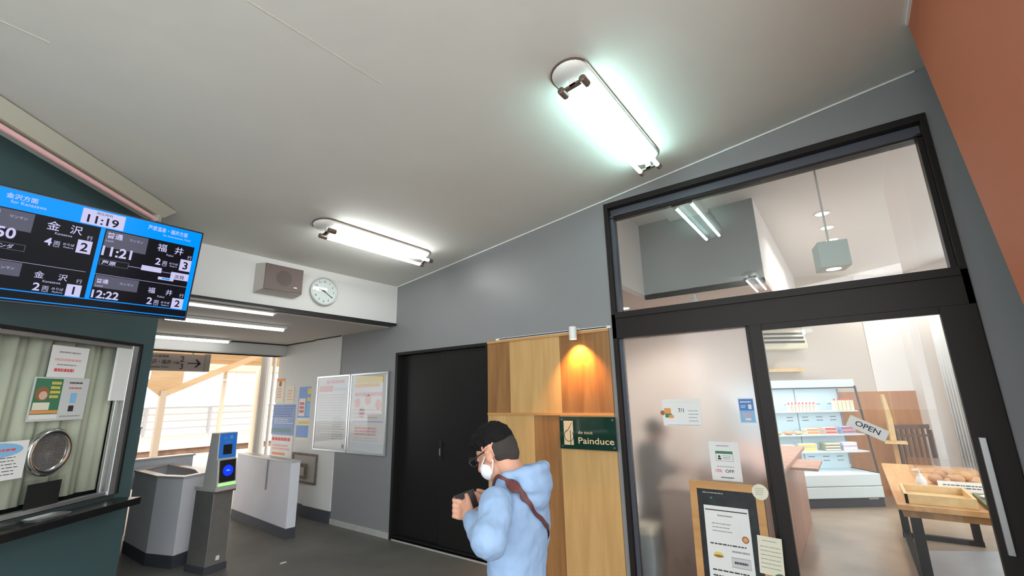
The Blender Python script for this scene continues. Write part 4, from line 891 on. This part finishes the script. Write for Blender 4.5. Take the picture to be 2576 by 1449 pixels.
# register and bin seen blurred through the frosted pane
t = empty('cash_register', (5.1,1.25,.92), 'pale register blurred behind the frosted pane above the counter', 'register')
MB().box((4.98,1.10,.92),(5.3,1.38,1.02),'lampwhite').build('body', t, bevel=.01); MB().beam((5.15,1.13,1.10),(5.15,1.35,1.10),.03,.16,'lampwhite').build('screen', t)
t = empty('waste_bin', (4.42,1.72,0), 'grey bin with pale lid blurred at the bottom left of the frosted pane', 'bin')
MB().box((4.12,1.58,0),(4.34,1.74,.44),'plasticgrey').build('body', t, bevel=.02); MB().box((4.11,1.57,.44),(4.35,1.75,.52),'cream').build('lid', t, bevel=.02)
t = empty('display_stand', (4.5,1.2,0), 'brown panelled stand directly behind the frosted pane, behind the chalkboard', 'stand')
sy = at(1662,1225,(1,0,0),4.22); MB().box((4.22,.80,0),(4.60,sy.y,sy.z-.03),'wstand').build('body', t, bevel=.005); MB().box((4.20,.78,sy.z-.03),(4.62,sy.y+.02,sy.z),'wstand').build('top', t, bevel=.004)
# wooden table
t = empty('shop_table', (6.1,-.55,0), 'oak table with black steel frames inside the clear shop door', 'table')
ty0, ty1, tx0, tx1 = -.95, -.14, 4.92, 7.45
MB().box((tx0,ty0,.71),(tx1,ty1,.75),'wtable').build('tabletop', t, bevel=.004); MB().box((tx0+.04,ty0+.03,.655),(tx1-.04,ty1-.03,.71),'wdark').build('apron', t)
for x in (5.02,7.15):
    MB().beam((x,-.24,.655),(x,-.24,.03),.05,.07,'black',up=(0,1,0)).build('leg', t); MB().beam((x,-.82,.655),(x,-.82,.03),.05,.07,'black',up=(0,1,0)).build('leg', t); MB().box((x-.03,-.86,0),(x+.03,-.20,.05),'black').build('foot_rail', t)
MB().box((5.05,-.27,.02),(7.15,-.21,.06),'black').build('stretcher', t)
# tray box on its near end
t = empty('pine_tray', (5.15,-.45,.75), 'low pine tray with brown lining at the near end of the oak table', 'tray')
MB().box((5.021,-.599,.752),(5.479,-.221,.765),'wtray').build('bottom', t); 
for a,b in (((5.0,-.6,.7505),(5.02,-.20,.82)),((5.48,-.6,.7505),(5.5,-.20,.82)),((5.0,-.62,.7505),(5.5,-.60,.8205)),((5.0,-.22,.7505),(5.5,-.20,.8205))): MB().box(a,b,'wtray').build('rim', t)
# soap pump
q = Vector((5.75,-.37,.75)); t = empty('pump_bottle', q, 'white pump dispenser bottle on the oak table', 'bottle')
MB(Matrix.Translation(q)).lathe([(.035,0),(.042,.01),(.042,.06),(.030,.10),(.016,.115),(.016,.13)],'paper').build('body', t, smooth=True)
MB(Matrix.Translation(q)).tube((0,0,.13),(0,0,.16),.006,'paper').beam((0,.0,.165),(0,.05,.16),.015,.012,'paper').build('pump', t)
# acrylic box of wrapped bread, card
t = empty('acrylic_case', (6.3,-.62,.75), 'clear acrylic case on the oak table behind the white card', 'display case')
MB().box((6.0,-.90,.75),(6.01,-.36,.90),'acryl').box((6.8,-.90,.75),(6.81,-.36,.90),'acryl').box((6.0,-.37,.75),(6.81,-.36,.90),'acryl').box((6.0,-.90,.75),(6.81,-.89,.90),'acryl').build('wall', t)
MB().box((6.0,-.90,.90),(6.81,-.36,.906),'acryl').build('lid', t)
T = F((5.72,-.48,.752),(0,-1,0),(.35,0,.94)); paper('price_card',T,.32,.085,lambda o,w_,h_,z:o.lines(w_*.1,h_*.25,w_*.9,h_*.75,2,z,'ink',.35,.1,seed=3),'white price card standing on the oak table','card')
for i,(x,y,c) in enumerate(((6.1,-.50,(.55,.28,.14)),(6.15,-.66,(.62,.36,.2)),(6.35,-.55,(.5,.25,.12)),(6.4,-.75,(.66,.4,.22)),(6.6,-.6,(.55,.3,.16)))):
    o = MB(); o.ell((x,y,.795),(.07,0,0),(0,.055,0),(0,0,.042),G(c)); tag(o.build('bread_loaf',smooth=True),('brown loaf at the front left in the acrylic case','tan loaf at the front right in the acrylic case','dark loaf in the middle of the acrylic case','pale loaf at the back right in the acrylic case','brown loaf at the very back of the acrylic case')[i],'bread','loaves in the acrylic case')
t = empty('basket_tray', (5.3,-.8,.75), 'dark green tray with packets at the right end of the oak table', 'tray')
MB().box((5.0,-.93,.75),(5.5,-.66,.79),G((.16,.18,.10))).build('body', t, bevel=.006)
MB().box((5.05,-.90,.79),(5.2,-.70,.83),G((.24,.32,.12))).build('packet', t, bevel=.01); MB().beam((5.25,-.68,.80),(5.35,-.92,.86),.05,.01,'alu').build('tongs', t)
# bench / chair behind the table
t = empty('wooden_partition', (8.3,-.45,0), 'narrow tapering pine partition beside the display fridge', 'partition')
pA = at(2190+30,990,(0,0,1),1.6)
o = MB(); 
def dpt(px,py,d): return deep(px,py,d)
a = [dpt(2216,992,6.9),dpt(2224,992,6.9),dpt(2245,1052,6.9),dpt(2258,1116,6.9),dpt(2244,1116,6.9),dpt(2232,1056,6.9)]
bk = BN*.03
o.add([*a,*[p_+bk for p_ in a]],[(5,4,3,2,1,0),(6,7,8,9,10,11)]+[(i,(i+1)%6,6+(i+1)%6,6+i) for i in range(6)],'wtray'); o.build('panel', t)
pp = dpt(2250,1110,6.9)
MB().box((pp.x-.12,pp.y-.15,pp.z-.03),(pp.x+.14,pp.y+.12,pp.z),'wtray').build('ledge', t)
MB().beam((pp.x+.05,pp.y,0),(pp.x+.05,pp.y,pp.z-.03),.06,.06,'wmid',up=(0,1,0)).build('leg', t)
cb = dpt(2300,1120,7.0); t = empty('slatted_chair', (cb.x,cb.y,0), 'dark wooden slatted chair behind the oak table', 'chair')
T = F((cb.x,cb.y,0),BU,(0,0,1))
MB(T).box((-.30,1.02,0),(.28,1.08,.03),'wdkchair').box((-.30,.90,0),(.28,.93,.03),'wdkchair').build('back_rail', t)
for i in range(7): MB(T).box((-.27+i*.085,.48,.005),(-.24+i*.085,1.02,.025),'wdkchair').build('slat', t)
MB(T).box((-.30,.42,-.0),(.28,.46,.45),'wdkchair').build('seat', t)
for x in (-.28,.25):
    for z in (.02,.40): MB(T).box((x,0,z),(x+.035,.42 if z > .1 else 1.0,z+.03),'wdkchair').build('leg', t)
# pendant lamp and downlights
q = at(2040,385,(0,0,1),ZS); b = deep(2074,612,(RM.transposed() @ (q-CAM)).z*-1)
q = Vector((4.46,-.03,ZS)); zb = at(2088,612,(1,0,0),4.46).z; q.y = at(2040,388,(0,0,1),ZS).y; q.x = at(2040,388,(0,0,1),ZS).x
zb = at(2085,614,(1,0,0),q.x).z; zl = at(2090,678,(1,0,0),q.x).z
t = empty('pendant_lamp', q, 'pale box-shaped pendant lamp on a thin rod behind the transom glass', 'pendant lamp')
MB().tube((q.x,q.y,zb),(q.x,q.y,ZS-.01),.008,'lampwhite').build('rod', t); MB().tube((q.x,q.y,ZS-.02),(q.x,q.y,ZS),.04,'lampwhite').build('ceiling_rose', t)
MB(Matrix.Translation((q.x,q.y,0)) @ Matrix.Rotation(.25,4,'Z')).box((-.10,-.10,zl),(.10,.10,zb),'clockface').build('lamp_shade', t, bevel=.004)
MB(F((q.x,q.y,zl-.001),(1,0,0),(0,-1,0))).disc((0,0),.05,0,'dlglow').build('lens', t)
def downlight(px,py,zc,label,grp,e=SHOP_W):
    q = at(px,py,(0,0,1),zc)
    t = empty('downlight', q, label, 'downlight', grp); T = F((q.x,q.y,zc),(1,0,0),(0,-1,0))
    MB(T).lathe([(.085,0),(.085,.006),(.07,.008),(.062,.004),(.01,.004)],'lampwhite',28).build('rim', t, smooth=True); MB(T).disc((0,0),.06,.009,'dlglow').build('lens', t)
    l = bpy.data.lights.new('downlight_lamp','SPOT'); l.energy = e*4; l.color = (1,.93,.85); l.spot_size = math.radians(150); l.spot_blend = .6; l.shadow_soft_size = .06
    lo = bpy.data.objects.new('downlight_beam', l); C.objects.link(lo); lo.location = (0,0,-.02); lo.parent = t
for i,(px,py) in enumerate(((2068,537),(2080,572),(2093,603),(2213,680))):
    downlight(px,py,ZS,('nearest of the downlights beside the pendant rod','middle of the three downlights beside the pendant rod','lowest of the three downlights just above the pendant box','single downlight at the far right of the shop ceiling')[i],'downlights in the high shop ceiling')
downlight(1570,775,ZL,'downlight in the low shop ceiling at the left edge of the transom','downlights in the low shop ceiling',SHOP_W*.8)
# unseen downlights of the same kind, added to light the rest of the shop
for i,(x,y) in enumerate(((6.4,2.4),(6.2,1.2),(7.3,2.0))):
    t = empty('downlight', (x,y,ZL), ('added unseen downlight over the shop counter near the left wall','added unseen downlight over the middle of the shop counter','added unseen downlight over the display fridge')[i], 'downlight', 'downlights in the low shop ceiling'); T = F((x,y,ZL),(1,0,0),(0,-1,0))
    MB(T).lathe([(.085,0),(.085,.006),(.07,.008),(.062,.004),(.01,.004)],'lampwhite',28).build('rim', t, smooth=True); MB(T).disc((0,0),.06,.009,'dlglow').build('lens', t)
    l = bpy.data.lights.new('downlight_lamp','SPOT'); l.energy = SHOP_W*4; l.color = (1,.93,.85); l.spot_size = math.radians(150); l.spot_blend = .6; l.shadow_soft_size = .06
    lo = bpy.data.objects.new('downlight_beam', l); C.objects.link(lo); lo.location = (0,0,-.02); lo.parent = t
# track spotlight hanging from the low ceiling edge
q = Vector((5.06,1.24,ZL)); t = empty('hanging_spotlight', q, 'white bulb spotlight hanging below the grey bulkhead', 'spotlight')
MB(Matrix.Translation(q)).tube((0,0,-.05),(0,0,0),.02,'lampwhite').build('stem', t); MB(Matrix.Translation(q)).lathe([(.07,-.20),(.075,-.16),(.05,-.09),(.025,-.05),(.02,-.04)],'lampwhite').build('lamp_shade', t, smooth=True)
MB(F((q.x,q.y,q.z-.201),(1,0,0),(0,-1,0))).disc((0,0),.06,0,'spotglow').build('lens', t)
# wall spotlight at AC
q = deep(2022,835,7.4); t = empty('track_spotlight', q, 'small pale spotlight at the right of the air conditioner', 'spotlight')
MB().tube(q,q+Vector((.05,-.10,.02)),.05,'lampwhite').build('lamp_shade', t); MB().tube(q+Vector((.0,0,.04)),(q.x,q.y,ZL),.008,'lampwhite').build('stem', t); MB().tube(q-Vector((.004,-.008,.0016)),q,.04,'dlglow').build('lens', t)
# vent panel in ceiling
a = at(1655,505,(0,0,1),ZS); b = at(1752,488,(0,0,1),ZS)
t = empty('ceiling_vent', (4.68,1.16,ZS), 'white square ceiling cassette vent behind the transom glass', 'vent')
MB().box((4.42,.95,ZS-.05),(4.93,1.37,ZS),'lampwhite').build('panel', t, bevel=.006)
for y in (1.0,1.19): MB().box((4.45,y,ZS-.054),(4.49,y+.14,ZS-.05),'ink').build('slot', t)
# ================================================================ PEOPLE
def finish(o, vox, sm=6, disp=0, dsz=.12, tex=None):
    r = o.modifiers.new('remesh','REMESH'); r.mode = 'VOXEL'; r.voxel_size = vox; r.use_smooth_shade = True
    s_ = o.modifiers.new('smooth','SMOOTH'); s_.iterations = sm; s_.factor = .5
    if disp:
        tx = bpy.data.textures.new('folds','CLOUDS'); tx.noise_scale = dsz; tx.noise_depth = 2
        d = o.modifiers.new('folds','DISPLACE'); d.texture = tx; d.strength = disp; d.mid_level = .5; d.texture_coords = 'LOCAL'
    return o
FR = Vector((-.204,.979,0)).normalized(); LF = Vector((-FR.y,FR.x,0)); OR = Vector((1.615,1.193,0))
class PB(MB):
    def __init__(s, O=OR, f=FR, l=LF): super().__init__(); s.O=O; s.fr=f; s.lf=l
    zs = 1.0
    def p(s, a, b, c): return s.O + s.fr*a + s.lf*b + Vector((0,0,c*s.zs))
    def d(s, a, b, c): return s.fr*a + s.lf*b + Vector((0,0,c))
    def C(s, p, r0, q, r1, k): return s.cap(s.p(*p), r0, s.p(*q), r1, k)
    def E(s, c, ra, rb, rc, k, tilt=0):     # ellipsoid front/left/up radii, tilted forward by angle
        ct, st = math.cos(tilt), math.sin(tilt)
        return s.ell(s.p(*c), s.d(ra*ct,0,-ra*st), s.d(0,rb,0), s.d(rc*st,0,rc*ct), k, 24, 16)
    def torso(s, secs, k):                  # (a, z, front radius, side radius)
        return s.loft([(s.p(a,0,z), s.d(rf,0,0), s.d(0,rl,0)) for a,z,rf,rl in secs], k, 28)
PB.zs = .972
HC = (.090, 0, 1.458); TL = .50            # head centre, forward tilt
def hp(a, b, c):                            # head local -> body local
    ct, st = math.cos(TL), math.sin(TL); return (HC[0]+a*ct+c*st, HC[1]+b, HC[2]-a*st+c*ct)
SHL, ELL, WRL = (-.005,.185,1.292), (-.045,.325,1.205), (.125,.155,1.222)
SHR, ELR, WRR = (-.005,-.19,1.285), (.02,-.26,1.05), (.16,-.15,1.17)
b = PB()
b.E(hp(-.008,0,.02), .091,.073,.092, 'skin', TL); b.E(hp(.025,0,-.05), .062,.058,.07, 'skin', TL)
b.C(hp(.088,0,-.005), .010, hp(.102,0,-.032), .014, 'skin')
for s_ in (-1,1):
    b.E(hp(-.003,s_*.078,-.010), .019,.012,.032, 'skin', TL-.2); b.C(hp(.002,s_*.084,.012),.006,hp(-.016,s_*.088,-.004),.006,'skin'); b.E(hp(.07,s_*.03,.005),.014,.014,.010,'skin',TL)
b.E(hp(.082,0,-.062),.012,.024,.006,'skin',TL)
b.C((.0,0,1.36), .056, hp(-.02,0,-.06), .055, 'skin')
b.torso([(0,.86,.09,.13),(0,.95,.085,.125),(0,1.08,.08,.12),(0,1.2,.09,.14),(-.005,1.30,.08,.15),(-.005,1.36,.06,.08)], 'skin')
for s_,SH,EL,WR in ((1,SHL,ELL,WRL),(-1,SHR,ELR,WRR)):
    b.C(SH,.045,EL,.036,'skin'); b.C(EL,.034,WR,.022,'skin')
    b.C((0,s_*.085,.86),.075,(0.0,s_*.09,.47),.05,'skin'); b.C((0,s_*.09,.47),.048,(-.01,s_*.095,.08),.032,'skin'); b.C((-.01,s_*.095,.06),.03,(.12,s_*.11,.035),.026,'skin')
# hands: palm, four curled fingers behind the phone, thumb in front
PHC = Vector((.215,.03,1.255))
def hand(WR, s_):
    px = PHC.x; W0 = Vector(WR); K = Vector((px-.02, s_*.075+.03, 1.235)); dr_ = (K-W0).normalized()
    b.C(tuple(W0),.022,tuple(W0+dr_*.03),.026,'skin'); 
    for j in (-1,0,1): b.C(tuple(W0+dr_*.03+Vector((0,0,j*.016))),.015,tuple(K+Vector((0,0,j*.022))),.013,'skin')
    for j in range(4):
        z = .033-.021*j; l1 = (.030,.034,.032,.026)[j]
        k0 = K+Vector((.006,0,z)); k1 = k0+Vector((.032,s_*.004,.004)); k2 = k1+Vector((.012,-s_*l1*.8,.002)); k3 = k2+Vector((-.004,-s_*l1*.55,0))
        b.C(tuple(k0),.0095,tuple(k1),.009,'skin'); b.C(tuple(k1),.009,tuple(k2),.0085,'skin'); b.C(tuple(k2),.0085,tuple(k3),.0075,'skin')
    t0 = W0+dr_*.035+Vector((-.012,-s_*.004,.018)); t1 = K+Vector((-.022,-s_*.006,.045)); t2 = K+Vector((-.004,-s_*.026,.056))
    b.C(tuple(t0),.014,tuple(t1),.011,'skin'); b.C(tuple(t1),.011,tuple(t2),.009,'skin')
hand(WRL,1); hand(WRR,-1)
person = b.build('person'); finish(person,.0055,3); tag(person,'person in a light blue hoodie, white mask and glasses, looking down at a phone','person')
# hair
h = PB(); h.E(hp(-.010,0,.052), .090,.075,.078, 'hair', TL); h.E(hp(.032,0,.072),.055,.062,.046,'hair',TL); h.E(hp(-.05,0,.036),.052,.068,.058,'hair',TL)
ho = h.build('hair', person); finish(ho,.005,2,.016,.018); ho['label'] = 'short black hair, longer on top'
h = PB(); h.E(hp(-.034,0,.004), .070,.0735,.072, 'hairfade', TL); h.C(hp(-.055,0,-.03),.046,hp(-.05,0,-.04),.044,'hairfade'); ho = h.build('hair_fade', person); finish(ho,.006,3); ho['label'] = 'closely clipped hair on sides and nape'
# mask
m = PB(); m.E(hp(.040,0,-.052), .062,.060,.050, 'mask', TL); mo = m.build('face_mask', person); finish(mo,.006,3)
m = PB()
for s_ in (-1,1):
    m.tube(m.p(*hp(.055,s_*.055,-.02)), m.p(*hp(.0,s_*.082,.005)), .0028, 'mask'); m.tube(m.p(*hp(.03,s_*.058,-.075)), m.p(*hp(-.012,s_*.082,-.035)), .0028, 'mask'); m.tube(m.p(*hp(.0,s_*.082,.005)), m.p(*hp(-.012,s_*.082,-.035)), .0028, 'mask')
m.build('mask_loop', person)
# glasses
g = PB()
for s_ in (-1,1):
    n = 20; pts = [g.p(*hp(.100+.004*math.cos(2*math.pi*i/n), s_*.034+.026*math.cos(2*math.pi*i/n), .008+.020*math.sin(2*math.pi*i/n))) for i in range(n)]
    for i in range(n): g.tube(pts[i], pts[(i+1)%n], .0026, 'blackpl', n=6)
    g.tube(g.p(*hp(.100,s_*.062,.014)), g.p(*hp(.0,s_*.083,.016)), .0028, 'blackpl', n=6); g.tube(g.p(*hp(.0,s_*.083,.016)), g.p(*hp(-.02,s_*.082,.0)), .0028, 'blackpl', n=6)
g.tube(g.p(*hp(.102,-.009,.012)), g.p(*hp(.102,.009,.012)), .0026, 'blackpl', n=6)
g.build('glasses', person)
# hoodie
h = PB()
h.torso([(.005,.74,.108,.150),(.0,.86,.110,.155),(-.0,.98,.106,.152),(-.005,1.1,.108,.160),(-.010,1.20,.112,.172),(-.012,1.28,.102,.172),(-.005,1.335,.080,.12),(.005,1.375,.066,.075)],'hood')
for s_,SH,EL,WR in ((1,SHL,ELL,WRL),(-1,SHR,ELR,WRR)):
    W0 = Vector(WR); E0 = Vector(EL); W1 = E0+(W0-E0)*.93; mid = E0+(W0-E0)*.45
    h.C(SH,.066,EL,.064,'hood'); h.C(EL,.062,tuple(mid+Vector((0,0,-.006))),.050,'hood'); h.C(tuple(mid),.050,tuple(W1),.036,'hood'); h.C(tuple(W1),.036,tuple(W1+(W0-E0).normalized()*.012),.034,'hood')
# hood lying on the upper back
h.E((-.085,0,1.345),.066,.115,.068,'hood',-.35); h.E((-.080,0,1.285),.062,.11,.06,'hood')
for i in range(9):
    a = math.pi*(.5+i/8.0); a2 = math.pi*(.5+(i+1)/8.0)
    if i < 8: h.C((-.005+.125*math.cos(a),.098*math.sin(a),1.375-.030*math.cos(a)),.024,(-.005+.125*math.cos(a2),.098*math.sin(a2),1.375-.030*math.cos(a2)),.024,'hood')
for s_ in (-1,1): h.C((-.005,s_*.098,1.372),.026,(.07,s_*.045,1.33),.024,'hood')
hd = h.build('hoodie', person); finish(hd,.007,4,.022,.085)
h = PB(); h.torso([(0,.12,.10,.19),(0,.14,.10,.19)],'jeans'); h.v=[];h.f=[];h.m=[]
h.torso([(0,.72,.10,.15),(0,.80,.115,.165),(0,.92,.115,.16)],'jeans')
for s_ in (-1,1): h.C((0,s_*.085,.84),.095,(0,s_*.09,.47),.075,'jeans'); h.C((0,s_*.09,.47),.075,(-.01,s_*.095,.10),.062,'jeans')
finish(h.build('trousers', person),.012,4)
for s_ in (-1,1):
    h = PB(); h.C((-.03,s_*.095,.05),.045,(.06,s_*.105,.045),.045,'blackpl'); h.C((.06,s_*.105,.045),.044,(.14,s_*.115,.036),.036,'blackpl'); finish(h.build('shoe', person),.008,3)
# strap across the back: left shoulder -> right hip
PQ = [(1250,1197,1.80),(1262,1201,1.77),(1285,1213,1.73),(1310,1235,1.71),(1330,1262,1.72),(1345,1290,1.75),(1357,1318,1.80),(1356,1345,1.88)]
pts = [deep(*q_) for q_ in PQ]; h = PB()
pts += [h.p(.02,-.165,1.00), h.p(.10,-.10,1.02), h.p(.115,.0,1.12), h.p(.10,.055,1.24), h.p(.05,.075,1.33)]
t = empty('shoulder_bag', h.p(.0,-.25,.8), 'maroon strapped shoulder bag worn across the back of the person in the hoodie', 'bag')
wd = [.006,.007,.007,.008,.010,.014,.017,.022,.02,.02,.02,.018,.014]
n = len(pts); ax = h.p(0,0,0); vs = []
for i in range(n):
    tg = (pts[(i+1)%n]-pts[i-1]).normalized(); out = pts[i]-ax; out.z = .12 if 1<i<11 else .25; out.normalize(); sd = tg.cross(out).normalized()
    for a_ in (-1,-.33,.33,1): vs.append(pts[i]+sd*wd[i]*a_)
h.add(vs,[(i*4+j,i*4+j+1,((i+1)%n)*4+j+1,((i+1)%n)*4+j) for i in range(n) for j in range(3)],'strap'); so = h.build('strap', t, smooth=True)
ss = so.modifiers.new('sub','SUBSURF'); ss.levels = 3; ss.render_levels = 3
sw = so.modifiers.new('lie_on_cloth','SHRINKWRAP'); sw.target = hd; sw.wrap_method = 'NEAREST_SURFACEPOINT'; sw.wrap_mode = 'ABOVE_SURFACE'; sw.offset = .008
sm_ = so.modifiers.new('smooth','SMOOTH'); sm_.iterations = 12; sm_.factor = .5
sk = so.modifiers.new('thick','SOLIDIFY'); sk.thickness = .004; sk.offset = 0
h = PB(); h.E((.0,-.25,.80),.12,.045,.10,'strap'); h.build('pouch', t, smooth=True)
# phone held between both hands
c = PB().p(*PHC); u = LF; v = (Vector((0,0,1))*.80+FR*.45).normalized()
T = F(c,u,v); t = empty('smartphone', c, 'dark phone held sideways in both hands of the hoodie wearer', 'phone')
MB(T).box((-.080,-.038,-.0045),(.080,.038,.0045),'blackpl').build('body', t, bevel=.004)
MB(T).box((-.074,-.034,-.0050),(.074,.034,-.0046),'bezel').build('screen', t)
# shop assistant, blurred behind the frosted pane
q_ = at(1668,1140,(1,0,0),4.78); O2 = Vector((4.78,max(q_.y+.16,1.72),0)); f2 = Vector((.1,-1,0)).normalized(); l2 = Vector((-f2.y,f2.x,0))
PB.zs = .88
b = PB(O2,f2,l2)
b.E((.12,0,1.44),.10,.077,.11,'skin',.5); b.C((.03,0,1.30),.055,(.09,0,1.38),.05,'skin'); b.torso([(0,.85,.1,.15),(.0,1.0,.1,.14),(.02,1.15,.11,.17),(.02,1.27,.09,.17),(.03,1.33,.05,.07)],'skin')
for s_ in (-1,1):
    b.C((.02,s_*.17,1.26),.05,(.08,s_*.21,1.02),.04,'skin'); b.C((.08,s_*.21,1.02),.038,(.32,s_*.12,1.03),.025,'skin'); b.C((.32,s_*.12,1.03),.028,(.40,s_*.09,1.03),.022,'skin')
    for j in range(4): b.C((.39,s_*(.075+.016*j),1.03),.009,(.45,s_*(.07+.014*j),1.01),.008,'skin')
    b.C((.36,s_*.08,1.04),.012,(.41,s_*.05,1.03),.009,'skin')
    b.C((0,s_*.085,.86),.08,(0,s_*.09,.47),.055,'skin'); b.C((0,s_*.09,.47),.05,(0,s_*.095,.08),.035,'skin'); b.C((0,s_*.095,.05),.035,(.13,s_*.11,.035),.03,'skin')
p2_ = b.build('person'); finish(p2_,.009,3); tag(p2_,'person in dark clothes blurred behind the frosted pane, leaning over the counter','person')
b = PB(O2,f2,l2); b.E((.10,0,1.475),.115,.095,.095,'hair',.5); finish(b.build('hair', p2_),.012,3)
b = PB(O2,f2,l2); b.torso([(0,.15,.14,.2),(.0,.5,.15,.21),(0,.9,.135,.18),(.0,1.0,.13,.17),(.02,1.15,.135,.20),(.02,1.27,.115,.20),(.03,1.33,.07,.10)],'staffcloth')
for s_ in (-1,1): b.C((.02,s_*.17,1.26),.07,(.08,s_*.21,1.02),.06,'staffcloth'); b.C((.08,s_*.21,1.02),.055,(.26,s_*.15,1.03),.045,'staffcloth')
finish(b.build('uniform', p2_),.012,3)
